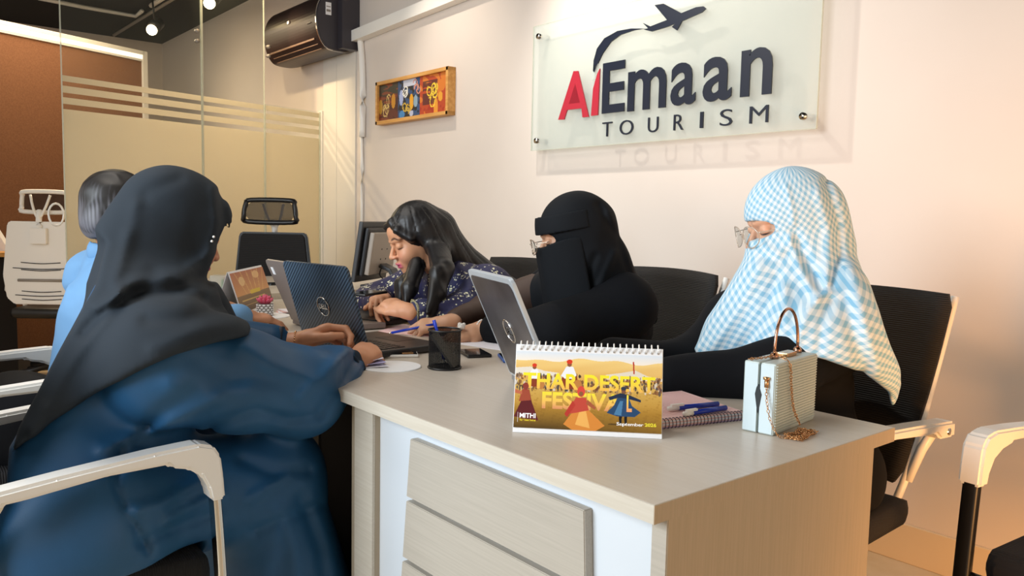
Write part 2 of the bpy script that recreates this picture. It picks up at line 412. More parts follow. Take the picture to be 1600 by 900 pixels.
M_grey = mat('grey_plastic', '8F8880', .45)
# ------------------------------------------------------------------ room
WY = 2.69; CZ = 2.9
def struct(name, lo, hi, m, bev=0.): return tag(box(name, lo, hi, m, bev=bev), kind='structure')
wall = struct('wall_back', (-9.3, WY, 0), (1.9, WY+.15, CZ+.1), M_wall)
wl = struct('wall_left', (-9.3, -1.5, 0), (-9.15, WY, CZ+.1), M_wall)
struct('ceiling', (-9.3, -1.5, CZ), (1.9, WY+.15, CZ+.12), M_ceil)
fl = struct('floor', (-9.3, -1.5, -.08), (1.9, WY+.15, -.008), M_grout)
T = .6; t0 = None
for i in range(13):
    for j in range(6):
        x = -6.3+i*T; y = -.9+j*T
        if t0 is None:
            bm = bmesh.new(); add_box(bm, (0.002, .002, -.008), (T-.002, T-.002, 0), .0015); t0 = from_bm('tile', bm, M_tile, fl); o = t0
        else: o = t0.copy(); COL.objects.link(o)
        o.location = (x, y, 0)
box('carpet', (-9.15, -1.5, -.008), (-6.3, WY, .004), M_dark, fl)
tag(box('baseboard_back', (-4.9, WY-.014, 0), (1.9, WY, .13), M_base, bev=.003), kind='structure')
for k, (a, b) in enumerate(((-5.37, -5.17), (-5.165, -4.90))): box('panel', (a, WY-.012, 0), (b, WY, 2.6), M_panel, wall, .002)
# back-room cork partition with its bright rail
pa = Vector((-7.0, .5, 0)); pb = Vector((-7.62, 2.045, 0)); Mx = frame(pa, pb-pa, (0, 0, 1)); Lp = (pb-pa).length
cork = empty('cork_partition', (0, 0, 0), label='tall brown cork partition wall behind the white office chair', cat='partition')
M_cork = mat('cork_fabric', '7E563A', .9, noise=((90, 90, 90), '724C32'), bump=(220, .4))
box('cork_panel', (0, -.03, 0), (Lp, .03, 2.42), M_cork, cork, M=Mx)
box('top_rail', (-.02, -.045, 2.42), (Lp+.02, .045, 2.44), M_panel, cork, .004, M=Mx)
box('light_strip', (0, -.05, 2.44), (Lp, .03, 2.475), M_led, cork, M=Mx)
box('top_cap', (-.02, -.05, 2.475), (Lp+.02, .05, 2.51), M_panel, cork, .004, M=Mx)
box('end_post', (Lp, -.05, 0), (Lp+.05, .05, 2.51), M_panel, cork, .004, M=Mx)
# ------------------------------------------------------------------ glass partition
def gp(y): return -5.39+(2.69-y)*.25     # x of the glass line at depth y
gpart = empty('glass_partition', (0, 0, 0), label='frosted striped glass partition beneath the black air conditioner', cat='partition')
G0 = Vector((gp(2.69), 2.69, 0)); gdir = Vector((gp(.93)-gp(2.69), .93-2.69, 0)).normalized(); GM = frame(G0, gdir, (0, 0, 1)); gl = 1/abs(gdir.y)
def pane(y0, y1, z1, z0=.0, name='glass_pane', frost=True):
    a, b = (2.69-y0)*gl+.004, (2.69-y1)*gl-.004
    p = box(name, (a, -.005, z0), (b, .005, z1), M_glass, gpart, M=GM)
    if frost:
        for za, zb in ((.02, 1.662), (1.690, 1.725), (1.75, 1.787), (1.810, 1.842)):
            box('frosted_film' if zb < 1.67 else 'frosted_stripe', (a, -.0075, za), (b, -.0055, min(zb, z1-.001)), M_frost, p, M=GM)
    for x in (a, b): box('edge', (x-.0015, -.006, z0), (x+.0015, .006, z1), M_gedge, p, M=GM)
    return p
pane(2.66, 2.20, 1.85); pane(2.20, 1.75, CZ); pane(1.75, .93, CZ); pane(.93, .0, CZ, 2.36, 'transom_pane', False)
for y, z in ((2.66, .9), (2.66, 1.84)): pass
box('wall_channel', (.0, -.02, 0), (.03, .02, 1.86), M_panel, gpart, .003, M=GM)
for y, z in ((.93, 2.36),):
    a = (2.69-y)*gl
    for dx in (-.045, .045): prism('clamp', [(a+dx+.045*math.cos(t*.5236), z+.035*math.sin(t*.5236)) for t in range(12)], -.02, .02, M_panel, gpart, .003, M=GM @ Matrix(((1, 0, 0, 0), (0, 0, -1, 0), (0, 1, 0, 0), (0, 0, 0, 1))))
for z in (2.17, 2.23):
    for y in (2.23, 1.72):
        a = (2.69-y)*gl; tube('fixing', [Vector(GM @ Vector((a, -.012, z))), Vector(GM @ Vector((a, .012, z)))], .012, M_grey, gpart, 10)
a = (2.69-.88)*gl
tube('suspension_rod', [GM @ Vector((a-.04, 0, 2.38)), GM @ Vector((a-.04, 0, CZ))], .012, M_white, gpart)
pts = [GM @ Vector(((2.69-.90)*gl+.04*math.cos(t*.3927), -.03, 1.09+.06*math.sin(t*.3927))) for t in range(16)]
tube('pull_ring', pts, .006, M_wplast, gpart, 8, True)
# ------------------------------------------------------------------ ceiling fittings
track = empty('track_light', (0, 0, 0), label='black ceiling track carrying two lit warm spotlights behind glass', cat='track light')
def cpt(px, py, dz=0): p = onz(px, py, CZ-dz); return Vector(p)
ta = cpt(178, 55, .03); tb = cpt(300, -20, .03)
tube('rail', [ta, tb], .018, M_grey, track, 4)
def spot(px, py, d, tilt):
    c = Vector(atd(px, py, d)); n = Vector((.6, -.55, -.6)).normalized(); 
    o = tube('lamp_head', [c-n*.0, c-n*.13], .05, M_bplast, track, 16)
    bm = bmesh.new(); bmesh.ops.create_uvsphere(bm, u_segments=14, v_segments=8, radius=.042); bmesh.ops.translate(bm, verts=bm.verts, vec=c+n*.01); from_bm('bulb', bm, M_lamp, o, True)
    tube('stem', [c-n*.06, Vector((c.x, c.y, CZ))], .008, M_bplast, o, 8)
    return c
spot(238, 46, 6.6, 0); spot(328, 4, 5.9, 0)
cond = empty('ceiling_conduit', (0, 0, 0), label='white conduit pipe elbow running across the black ceiling', cat='conduit')
tube('pipe', [cpt(60, -3, .03), cpt(130, 11, .03), cpt(212, 25, .03), cpt(222, 17, .03)], .018, M_panel, cond, 6)
tag(tube('ceiling_pipe', [cpt(236, 9, .03), cpt(262, -8, .03)], .02, M_panel, None, 6), 'short white pipe end on the black ceiling above the spotlight', 'pipe')
# ------------------------------------------------------------------ air conditioner
ac = empty('air_conditioner', (0, 0, 0), label='bronze black split air conditioner with rounded ends high on the wall', cat='air conditioner')
M_ac = mat('ac_bronze', '2E2324', .34); M_acd = mat('ac_side_grey', '37343A', .35); M_acl = mat('ac_louvre', '7A5C48', .3, .5)
ax0, ax1 = -5.76, -4.93
prof = [(2.67, 2.56), (2.60, 2.59), (2.50, 2.575), (2.44, 2.52), (2.41, 2.44), (2.41, 2.36), (2.425, 2.29), (2.455, 2.235), (2.50, 2.205), (2.60, 2.20), (2.67, 2.215)]
prof = [(p.x, p.y) for p in smoothpath([(y, z, 0) for y, z in prof], 4)]
MA = Matrix(((0, 0, 1, 0), (1, 0, 0, 0), (0, 1, 0, 0), (0, 0, 0, 1)))
prism('body', prof, ax0, ax1, M_ac, ac, M=MA)
sc = lambda k: [(2.54+(y-2.54)*k, 2.395+(z-2.395)*k) for y, z in prof]
prism('end_cap', sc(.985), ax1, ax1+.012, M_acd, ac, .003, M=MA); prism('end_rim', sc(1.02), ax1-.008, ax1+.002, M_chrome, ac, M=MA); prism('end_cap', sc(.99), ax0-.012, ax0, M_acd, ac, .003, M=MA)
for k in range(3): box('louvre', (ax0+.06, 2.424+.026*k, 2.262-.026*k), (ax1-.06, 2.430+.026*k, 2.276-.026*k), M_acl, ac, .002)
box('badge', (-5.36, 2.402, 2.42), (-5.33, 2.408, 2.438), M_chrome, ac)
box('badge', (-5.06, 2.402, 2.37), (-5.0, 2.4085, 2.375), M_grey, ac)
box('rating_sticker', (ax1+.012, 2.47, 2.42), (ax1+.0135, 2.51, 2.50), M_card, ac)
box('sticker_print', (ax1+.0135, 2.475, 2.47), (ax1+.0142, 2.505, 2.476), M_grey, ac); box('sticker_print', (ax1+.0135, 2.475, 2.44), (ax1+.0142, 2.505, 2.455), M_grey, ac)
box('mounting_box', (-5.02, 2.56, 2.21), (-4.86, 2.688, 2.62), M_acd, ac, .004)
# trunking
tr_ = empty('cable_trunking', (0, 0, 0), label='white square cable trunking running from the air conditioner across the wall', cat='trunking')
a = ony(553, 58, WY-.034); b = ony(728, -13, WY-.034); b = a+(b-a)*2.3
bm = bmesh.new(); add_sweep(bm, [a, b], [(-.03, -.035), (.03, -.035), (.03, .035), (-.03, .035)]); from_bm('cover', bm, M_wplast, tr_)
pp = [ony(563, 62, WY-.02), ony(566, 100, WY-.02), ony(567, 150, WY-.02), ony(566, 214, WY-.02)]
tube('pipe', smoothpath(pp, 4), .021, M_wplast, tr_); tube('cable', smoothpath([ony(565, 212, WY-.012), ony(566, 290, WY-.012), ony(564, 420, WY-.012)], 4), .011, M_wplast, tr_)
# ------------------------------------------------------------------ painting
pt = empty('framed_painting', (0, 0, 0), label='small framed abstract painting of golden calligraphy on the wall', cat='painting')
x0, x1, z0, z1 = -4.56, -3.76, 1.695, 1.962; fy = WY-.055
for lo, hi in (((x0, fy, z1-.022), (x1, WY, z1)), ((x0, fy, z0), (x1, WY, z0+.022)), ((x0, fy, z0), (x0+.022, WY, z1)), ((x1-.022, fy, z0), (x1, WY, z1))): box('frame', lo, hi, M_oak, pt, .002)
pr = Print(150, 52, '5A2018')
def noiseimg(pr, seed, fx, fy_):
    r = np.random.RandomState(seed); s = 0
    for i in range(8): a_, b_ = r.normal(size=2); s = s+np.sin(pr.U*a_*fx+pr.V*b_*fy_+r.uniform(0, 6.28))
    return s/3
n1 = noiseimg(pr, 1, 30, 14); n2 = noiseimg(pr, 2, 60, 20); n3 = noiseimg(pr, 3, 18, 30)
pr.put((pr.U < .3) & (n1 > 0), '3A1512', .8); pr.put((pr.U < .3) & (pr.V < .3), '24352A', .7); pr.put((pr.U < .3) & (n3 > .6), '8C3A18', .7)
pr.put((pr.U > .3) & (pr.U < .62), '14161C'); pr.put((pr.U > .3) & (pr.U < .62) & (n2 > .2), '2E5486', .7); pr.put((pr.U > .38) & (pr.U < .56) & (pr.V < .2), 'BFC4D4')
pr.put((pr.U > .62), 'B0401E'); pr.put((pr.U > .62) & (n1 > .2), 'D9822B', .7); pr.put((pr.U > .66) & (pr.U < .86) & (pr.V > .15) & (pr.V < .75) & (n3 > -.6), '2A1220', .8); pr.put((pr.U > .62) & (pr.V > .72) & (n2 > 0), '9A1C14', .8)
for u, v, ru, rv, c in ((.5, .6, .03, .2, 'E8A41C'), (.23, .5, .03, .2, 'C98A1E'), (.03, .6, .03, .2, 'B98A2A'), (.84, .9, .03, .3, 'E39A30'), (.9, .6, .03, .12, 'E0A030'), (.35, .45, .03, .2, 'A9B6E0'), (.36, .9, .04, .12, '3E86C0'), (.56, .6, .03, .15, '8FA8B8'), (.5, .9, .03, .08, 'B9C0D8')): pr.ell(u, v, ru, rv, c, .9)
def squiggle(cu, cv, w_, h_, c, seed, n=5):
    r = np.random.RandomState(seed)
    for k in range(n):
        a0 = r.uniform(0, 6.28); px_ = cu+r.uniform(-.4, .4)*w_; py_ = cv+r.uniform(-.4, .4)*h_
        for t in np.linspace(0, 1, 16):
            an = a0+t*4.2; pr.ell(px_+w_*.32*math.cos(an), py_+h_*.26*math.sin(an), .006, .018, c)
squiggle(.79, .5, .1, .5, 'EBC83A', 4, 7); squiggle(.13, .6, .09, .6, 'D2B46E', 5, 5); squiggle(.42, .3, .08, .3, 'E6E4DC', 6, 4); squiggle(.43, .75, .09, .3, 'C9A53A', 7, 6); squiggle(.57, .25, .08, .3, 'C48878', 8, 4)
pr.build('canvas', frame((x0+.018, fy+.016, z0+.018), (1, 0, 0), (0, -1, 0)), x1-x0-.036, z1-z0-.036, M_paint, pt)
# ------------------------------------------------------------------ wall sign
sg = empty('acrylic_sign', (0, 0, 0), label='large clear acrylic company sign lettered in navy and red on the wall', cat='sign')
SY = WY-.06
box('acrylic_panel', (-3.03, SY, 1.455), (-1.512, SY+.008, 2.052), M_acryl, sg, .0015)
for lo, hi in (((-3.03, SY-.001, 1.453), (-1.512, SY+.009, 1.4555)), ((-3.032, SY-.001, 1.455), (-3.0295, SY+.009, 2.052)), ((-1.5125, SY-.001, 1.455), (-1.51, SY+.009, 2.052)), ((-3.03, SY-.001, 2.0515), (-1.512, SY+.009, 2.054))): box('edge', lo, hi, M_gedge, sg)
for x, z in ((-2.985, 2.0), (-2.985, 1.5), (-1.56, 1.5), (-1.56, 2.0)): tube('standoff', [(x, SY-.012, z), (x, WY, z)], .013, M_chrome, sg, 14)
SM = frame((0, SY-.0025, 0), (1, 0, 0), (0, -1, 0))
def sx(px, py): p = ony(px, py, SY-.003); return p[0], p[2]
def letter(ch, L, Rr, top, bot, m, offs=0.03):
    """L, Rr, top, bot: image-measured points for the glyph box on the sign plane"""
    fit_text('letter', ch, L, Rr, bot, top, SM, m, sg, offs, .006)
zb = 1.592; zE = 1.812; zx = 1.758
letter('E', sx(942, 150)[0], sx(977, 140)[0], zE, zb, M_navy, .015)
for ch, a, b in (('m', 982, 1042), ('a', 1049, 1088), ('a', 1099, 1144)): letter(ch, sx(a, 140)[0], sx(b, 130)[0], zx, zb-.004, M_navy, .016)
letter('n', sx(1158, 130)[0], sx(1207, 120)[0], zx+.008, zb, M_navy, .016)
tx = [942, 969, 1013, 1053, 1094, 1125, 1171]; tx1 = [957, 990, 1029, 1068, 1099, 1144, 1200]
for ch, a, b in zip('TOURISM', tx, tx1):
    xa = sx(a, 205)[0]; xb_ = sx(b, 205)[0]; letter(ch, xa, xb_, 1.553, 1.490, M_navy, -.008)
def emblem(name, pts, m, sc_=(580, 0, .4625), sm=0):
    P = [sx(sc_[0]+x*sc_[2], sc_[1]+y*sc_[2]) for x, y in pts]
    if sm: P = [(p.x, p.y) for p in smoothpath([(a, b, 0) for a, b in P], sm, True)]
    return prism(name, P, 0, .006, m, sg, M=SM)
# red letter A as three bars, red stroke of the l merging into the navy swoosh
emblem('letter', [(634, 405), (654, 404), (664, 372), (713, 366), (716, 397), (737, 395), (701, 240), (686, 241)], M_red)
emblem('letter_gap', [(670, 352), (692, 282), (708, 347)], M_acryl)
emblem('letter', [(745, 392), (768, 389), (775, 232), (766, 250), (752, 300)], M_red)
emblem('swoosh', [(752, 240), (754, 205), (765, 165), (790, 130), (835, 105), (880, 97), (925, 97), (890, 103), (845, 118), (812, 142), (785, 180), (768, 215), (756, 245)], M_navy)
emblem('swoosh', [(745, 262), (752, 225), (770, 215), (762, 240), (757, 262), (750, 275)], M_acryl)
emblem('plane_emblem', [(920, 78), (945, 90), (1002, 68), (960, 18), (990, 13), (1050, 45), (1100, 25), (1125, 22), (1133, 30), (1120, 42), (1075, 62), (1052, 72), (1035, 103), (1018, 92), (1030, 80), (1000, 92), (950, 107), (922, 100), (938, 96)], M_navy)
# ------------------------------------------------------------------ desks
ZT = .75
desk = empty('conference_desk', (0, 0, 0), label='long pale wood-grain office desk with white slatted front panels', cat='desk')
box('desktop', (-3.30, .80, ZT-.025), (-.66, 1.474, ZT), M_desk, desk, .001)
box('edge_band', (-3.30, .7985, ZT-.026), (-.66, .80, ZT-.0005), M_edge, desk); box('edge_band', (-.66, .7985, ZT-.026), (-.6585, 1.474, ZT-.0005), M_side, desk)
def pedestal(xr, wdt, slant=1):
    """front block: end panels, white field and three sloping planks; xr = right end"""
    xl = xr-wdt; zt = ZT-.026
    box('end_panel', (xr-.025, .83, 0), (xr, 1.40, zt), M_side, desk, .001); box('end_strip', (xr-.026, .828, 0), (xr-.001, .832, zt), M_deskf, desk)
    box('end_panel', (xl, .83, 0), (xl+.095, 1.40, zt), M_side, desk, .001); box('end_strip', (xl+.02, .826, 0), (xl+.096, .832, zt), M_edge, desk)
    box('white_field', (xl+.095, .845, 0), (xr-.025, .857, zt), M_white, desk)
    L0, R0 = xr-.632, xr-.155; hgt = .118; gap = .009; z = .690
    for k in range(5):
        za, zb_ = z-k*(hgt+gap), z-k*(hgt+gap)-hgt
        if zb_ < .03: break
        fl_ = lambda zz: -.10*(.69-zz)      # outward lean of the plank ends
        prism('plank', [(L0+fl_(za), za), (R0-fl_(za)*.6, za), (R0-fl_(zb_)*.6, zb_), (L0+fl_(zb_), zb_)], 0, .018, M_deskf, desk, .0015, M=frame((0, .845, 0), (1, 0, 0), (0, -1, 0)))
pedestal(-.66, .87); pedestal(-1.75, .85)
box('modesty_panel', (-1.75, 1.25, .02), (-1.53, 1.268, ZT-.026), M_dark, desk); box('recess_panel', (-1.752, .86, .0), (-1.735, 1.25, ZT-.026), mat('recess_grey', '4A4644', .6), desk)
box('end_panel', (-3.27, .85, 0), (-3.245, 1.42, ZT-.026), M_side, desk)
desk2 = empty('side_desk', (0, 0, 0), label='raised far side desk carrying the monitor, behind the dancing cactus pot', cat='desk')
desk2['label'] = 'slightly raised far desk against the wall, carrying the computer monitor'
box('desktop', (-4.25, .95, .745), (-3.32, 2.50, .775), M_desk, desk2, .001); box('edge_band', (-3.32, .95, .744), (-3.3185, 2.50, .7745), M_side, desk2)
for y in (.97, 2.45): box('side_panel', (-4.2, y, 0), (-3.36, y+.025, .745), M_side, desk2)
# ------------------------------------------------------------------ chairs
def visitor_chair(loc, rz, label, leg_m=None, group=None):
    """cantilever visitor chair; local +y is the way the sitter faces"""
    leg_m = leg_m or M_chrome
    r = empty('visitor_chair', loc, rz, label, 'chair', group)
    # seat cushion
    bm = bmesh.new(); add_box(bm, (-.235, -.23, .385), (.235, .255, .455), .028)
    for v in bm.verts: v.co.z += -.02*(v.co.y/.25)**2*(1 if v.co.y > 0 else 0)+.012*(v.co.x/.235)**2
    from_bm('seat', bm, M_seat, r, True)
    # backrest, slightly bowed and reclined
    v = []; f = []; nx, nz = 12, 14
    for side in (0, 1):
        for j in range(nz+1):
            t = j/nz; z = .50+.46*t; wd = .205+.04*t
            for i in range(nx+1):
                s = -1+2*i/nx; cr = 1.
                if t > .93: cr = 1-.05*((t-.93)/.07)**2
                if t < .07: cr = 1-.06*((.07-t)/.07)**2
                y = -.235-.145*t-.02*math.sin(math.pi*t)+.025*s*s
                v.append((s*wd*cr, y-(.016 if side else 0), z-.006*s*s))
    k = (nx+1)*(nz+1)
    for j in range(nz):
        for i in range(nx):
            a = j*(nx+1)+i; f += [(a, a+1, a+nx+2, a+nx+1), (k+a, k+a+nx+1, k+a+nx+2, k+a+1)]
    for i in range(nx): f += [(i+1, i, k+i, k+i+1), (nz*(nx+1)+i, nz*(nx+1)+i+1, k+nz*(nx+1)+i+1, k+nz*(nx+1)+i)]
    for j in range(nz): a = j*(nx+1); f += [(a, a+nx+1, k+a+nx+1, k+a), (a+nx+nx+1, a+nx, k+a+nx, k+a+nx+nx+1)]
    raw('backrest', v, f, M_mesh, r, True)
    for s in (-1, 1):
        pts = [(s*.20, -.20, .43), (s*.212, -.245, .52), (s*.216, -.297, .64), (s*.224, -.357, .80), (s*.232, -.405, .945)]
        tube('back_frame', smoothpath(pts, 4), .010, M_wplast, r, 8)
    for s in (-1, 1):
        # armrest: side outline extruded across its width
        up = [(-.30, .655), (-.10, .672), (.10, .686), (.20, .690), (.235, .682), (.252, .66), (.258, .62), (.262, .575)]
        lo = [(.228, .575), (.222, .60), (.205, .628), (.175, .645), (.14, .652), (.13, .660), (.0, .658), (-.16, .642), (-.20, .640), (-.225, .622), (-.30, .617)]
        MS = Matrix(((0, 0, 1, s*.27-.024), (1, 0, 0, 0), (0, 1, 0, 0), (0, 0, 0, 1)))
        a = prism('armrest', up+lo, 0, .048, M_wplast, r, .006, M=MS)
        tube('bolt', [(s*.27-.026*1, -.262, .636), (s*.27+.026, -.262, .636)], .009, M_chrome, a, 10)
        path = smoothpath([(s*.27, .243, .60), (s*.27, .255, .45), (s*.27, .27, .20), (s*.27, .275, .06), (s*.27, .245, .02), (s*.27, .15, .016), (s*.27, -.20, .016)], 5)
        bm = bmesh.new(); add_sweep(bm, path, rrect(.022, .034, .006, 2), (1, 0, 0)); from_bm('leg_frame', bm, leg_m, r, True)
        tube('arm_post', [(s*.262, -.262, .635), (s*.235, -.262, .58), (s*.215, -.24, .50)], .012, M_wplast, r, 8)
    tube('floor_bar', [(-.27, -.20, .016), (.27, -.20, .016)], .012, leg_m, r, 8); tube('seat_bar', [(-.262, .255, .38), (.262, .255, .38)], .011, leg_m, r, 8)
    return r
c1 = visitor_chair((-1.78, .335, 0), 0, 'white-armed visitor chair in the left foreground under the woman in navy')
def vchair(loc, rz, label, leg_m=None):
    c = copy_tree(c1); c.scale = (1, 1, 1); c.location = loc; c.rotation_euler = (0, 0, rz); c['label'] = label
    if leg_m:
        for ch in c.children:
            if ch.name.startswith(('leg_frame', 'seat_bracket', 'floor_bar', 'seat_bar')): ch.data = ch.data.copy(); ch.data.materials.clear(); ch.data.materials.append(leg_m)
    return c
c1.scale = (1, .78, 1)
vchair((-2.57, .28, 0), 0, 'white-armed visitor chair at the far left, occupied by the man in blue')
vchair((-1.06, 1.735, 0), math.pi, 'black mesh visitor chair behind the woman in the blue checked veil')
vchair((-1.83, 1.80, 0), math.pi-.25, 'black mesh visitor chair between the two veiled women')
vchair((-2.43, 1.77, 0), math.pi+.05, 'black mesh visitor chair showing between the long-haired woman and the black veil')
vchair((-.345, 2.03, 0), math.pi+.14-.28, 'empty white-armed visitor chair cut off by the right edge', M_bplast)
# plastic wrap left round a chair leg
def office_chair(loc, rz, label, shell, hr_m, back_m):
    r = empty('office_chair', loc, rz, label, 'chair')
    bm = bmesh.new(); add_box(bm, (-.235, -.23, .42), (.235, .25, .49), .03); from_bm('seat', bm, back_m, r, True)
    out = [(-.17, .52), (.17, .52), (.215, .56), (.235, .70), (.20, 1.02), (.185, 1.04), (-.185, 1.04), (-.20, 1.02), (-.235, .70), (-.215, .56)]
    B = Matrix.Translation((0, -.25, 0)) @ Matrix(((1, 0, 0, 0), (0, 0, -1, 0), (0, 1, 0, 0), (0, 0, 0, 1)))
    bk = prism('backrest', out, 0, .03, shell, r, .006, M=B)
    if shell is M_wplast:
        for k, (z, w_) in enumerate(((.78, .12), (.745, .17), (.735, .12), (.60, .12), (.575, .16), (.55, .12))):
            tube('slot', smoothpath([(-w_, -.282, z+.004), (0, -.284, z-.003), (w_, -.282, z+.004)], 4), .0028, M_bplast, bk, 6)
        tube('lumbar_slot', [(-.14, -.283, .672), (.14, -.283, .672)], .009, M_grey, bk, 8)
    prism('pad', [(x*.93, .52+(z-.52)*.97+.006) for x, z in out], -.012, .0, back_m, r, .003, M=B)
    ring = [(-.13, 1.10), (.13, 1.10), (.15, 1.13), (.14, 1.20), (.115, 1.225), (-.115, 1.225), (-.14, 1.20), (-.15, 1.13)]
    h_ = tube('headrest', smoothpath([(x, -.25+.05*x*x/.02, z) for x, z in ring], 4, True), .014, hr_m, r, 8, True)
    v = [(x*.92, -.25+.05*x*x/.02, 1.163+(z-1.163)*.9) for x, z in ring]; raw('headrest_mesh', v, [tuple(range(8))], mat('headrest_net', '241C18', .8, alpha=.78), h_)
    tube('headrest_stem', smoothpath([(0, -.275, .96), (0, -.29, 1.04), (0, -.27, 1.11)], 4), .018, M_wplast, r, 8)
    tube('headrest_fork', smoothpath([(-.06, -.262, 1.205), (-.035, -.28, 1.12), (0, -.29, 1.06), (.035, -.28, 1.12), (.06, -.262, 1.205)], 4), .008, M_wplast, r, 8)
    box('bracket', (-.05, -.31, .90), (.05, -.28, 1.0), M_wplast, r, .006)
    tube('column', [(0, 0, .10), (0, 0, .42)], .028, M_chrome, r, 14)
    for k in range(5):
        a = k*1.2566+.3; l_ = tube('leg', [(0, 0, .11), (.28*math.cos(a), .28*math.sin(a), .07)], .02, M_bplast, r, 8)
        tube('castor', [(.28*math.cos(a)-.02*math.sin(a), .28*math.sin(a)+.02*math.cos(a), .03), (.28*math.cos(a)+.02*math.sin(a), .28*math.sin(a)-.02*math.cos(a), .03)], .03, M_bplast, l_, 12)
    for s in (-1, 1):
        tube('armrest', smoothpath([(s*.25, -.2, .60), (s*.28, -.1, .66), (s*.28, .15, .66)], 3), .018, M_wplast, r, 8); tube('arm_post', [(s*.27, 0, .65), (s*.25, 0, .46)], .014, M_wplast, r, 8)
    return r
p = atd(78, 428, 5.15)
office_chair((p[0]-.12, p[1]+.1, 0), math.atan2(.638, -.765)-math.pi/2+.06, 'white office chair with headrest seen from behind at the far left', M_wplast, M_wplast, M_bplast)
p = atd(424, 400, 4.62)
office_chair((p[0]+.12, p[1]-.12, -.03), math.atan2(-.638, .765)-math.pi/2, 'black office chair with headrest facing the camera before the frosted glass', M_bplast, M_bplast, mat('black_net', '0F0D0D', .8, ribs=('Z', 60, .4)))
# back-room desk with clutter
bd = empty('back_room_desk', (0, 0, 0), label='wooden desk at the far left edge behind the white office chair', cat='desk')
p = atd(4, 391, 5.6)
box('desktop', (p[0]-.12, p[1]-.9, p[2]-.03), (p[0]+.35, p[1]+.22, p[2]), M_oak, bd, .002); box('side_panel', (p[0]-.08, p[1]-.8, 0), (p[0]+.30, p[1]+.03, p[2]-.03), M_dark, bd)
tz = p[2]
def tri_card(px, d, w_, h_, label, a=0):
    q = atd(px, 388, d); r = Vector((.639, .769, 0)); f_ = Vector((-.769, .639, 0)); c = Vector((q[0], q[1], tz))
    v = [c-r*w_, c+r*w_, c+r*(a)+Vector((0, 0, h_))]; v += [x+f_*.05 for x in v[:2]]+[v[2]+f_*.04]
    tag(raw('tent_card', v, [(0, 1, 2), (5, 4, 3), (0, 3, 4, 1), (1, 4, 5, 2), (2, 5, 3, 0)], M_card), label, 'card')
tri_card(33, 5.55, .035, .13, 'small white triangular card on the back-room desk by the chair'); tri_card(0, 5.5, .06, .16, 'larger white folded card on the back-room desk at the left edge', -.03)
# ------------------------------------------------------------------ laptops
def laptop(hl, hr, dep, lidh, lean, label, lid_m, base_m, rim_m=None, logo=True, mark=False, clip=None):
    hl = Vector((*hl, ZT)); hr = Vector((*hr, ZT)); a = (hr-hl).normalized(); W = (hr-hl).length; b = Vector((a.y, -a.x, 0))   # base side
    r = empty('laptop', (hl+hr)/2, 0, label, 'laptop'); r.rotation_euler = (0, 0, math.atan2(a.y, a.x))
    # local: x along hinge, -y towards the user
    bm = bmesh.new(); add_box(bm, (-W/2, -dep, .003), (W/2, 0, .021), .003); from_bm('base', bm, base_m, r)
    bm = bmesh.new()
    for j in range(5):
        for i in range(13): add_box(bm, (-W*.44+i*W*.068, -dep*.15-j*.019-.015, .0205), (-W*.44+i*W*.068+W*.058, -dep*.15-j*.019, .0225))
    tag(from_bm('keys', bm, M_bplast, r), kind='stuff')
    box('touchpad', (-.05, -dep+.02, .0208), (.05, -dep+.085, .0216), M_grey if rim_m else M_bplast, r)
    bm = bmesh.new()
    for i in range(16): add_box(bm, (-W/2-.0006, -.04-i*.006, .008), (-W/2+.001, -.037-i*.006, .016))
    tag(from_bm('vent_slots', bm, M_bplast, r), kind='stuff')
    for x_ in (-W*.4, W*.4):
        for y_ in (-.02, -dep+.02): tube('foot', [(x_, y_, 0), (x_, y_, .004)], .008, M_bplast, r, 8)
    L = Matrix.Translation((0, .0, .018)) @ Matrix.Rotation(-lean, 4, 'X')   # lid plane x-z, outer face +y
    def rr(w_, z0_, z1_, rad):
        out = []
        for cx, cz, a0 in ((w_/2-rad, z1_-rad, 0), (-w_/2+rad, z1_-rad, 90), (-w_/2+.004, z0_+.004, 180), (w_/2-.004, z0_+.004, 270)):
            rd = rad if cz > .05 else .004
            for k in range(5): t = math.radians(a0+22.5*k); out.append((cx+rd*math.cos(t), cz+rd*math.sin(t)))
        return out
    XZ = L @ Matrix(((1, 0, 0, 0), (0, 0, -1, 0), (0, 1, 0, 0), (0, 0, 0, 1)))   # prism +z = -y (screen side)
    lid = prism('lid', rr(W, .0, lidh, .016), -.004, .004, rim_m or lid_m, r, .0012, M=XZ)
    if rim_m: prism('lid_cover', rr(W-.022, .008, lidh-.012, .016), -.0052, -.0035, lid_m, lid, M=XZ)
    box('screen', (-W/2+.012, -.0048, .02), (W/2-.012, -.0038, lidh-.012), M_screen, lid, M=L)
    if logo:
        c = L @ Vector((0, .0062, lidh*.5)); N_ = L.to_3x3() @ Vector((0, 1, 0))
        ring = [L @ Vector((.026*math.cos(t*.2618), .0056, lidh*.5+.026*math.sin(t*.2618))) for t in range(24)]
        tube('logo_ring', ring, .0016, M_chrome, lid, 6, True)
        fit_text('logo_letters', 'DELL', .019, -.019, -.0075, .0075, L @ Matrix.Translation((0, .0052, lidh*.5)) @ Matrix(((1, 0, 0, 0), (0, 0, 1, 0), (0, 1, 0, 0), (0, 0, 0, 1))), M_chrome, lid, .02, .001)
    if mark: box('lid_mark', (W/2-.05, .0042, lidh-.05), (W/2-.03, .006, lidh-.025), M_card, lid, M=L)
    return r
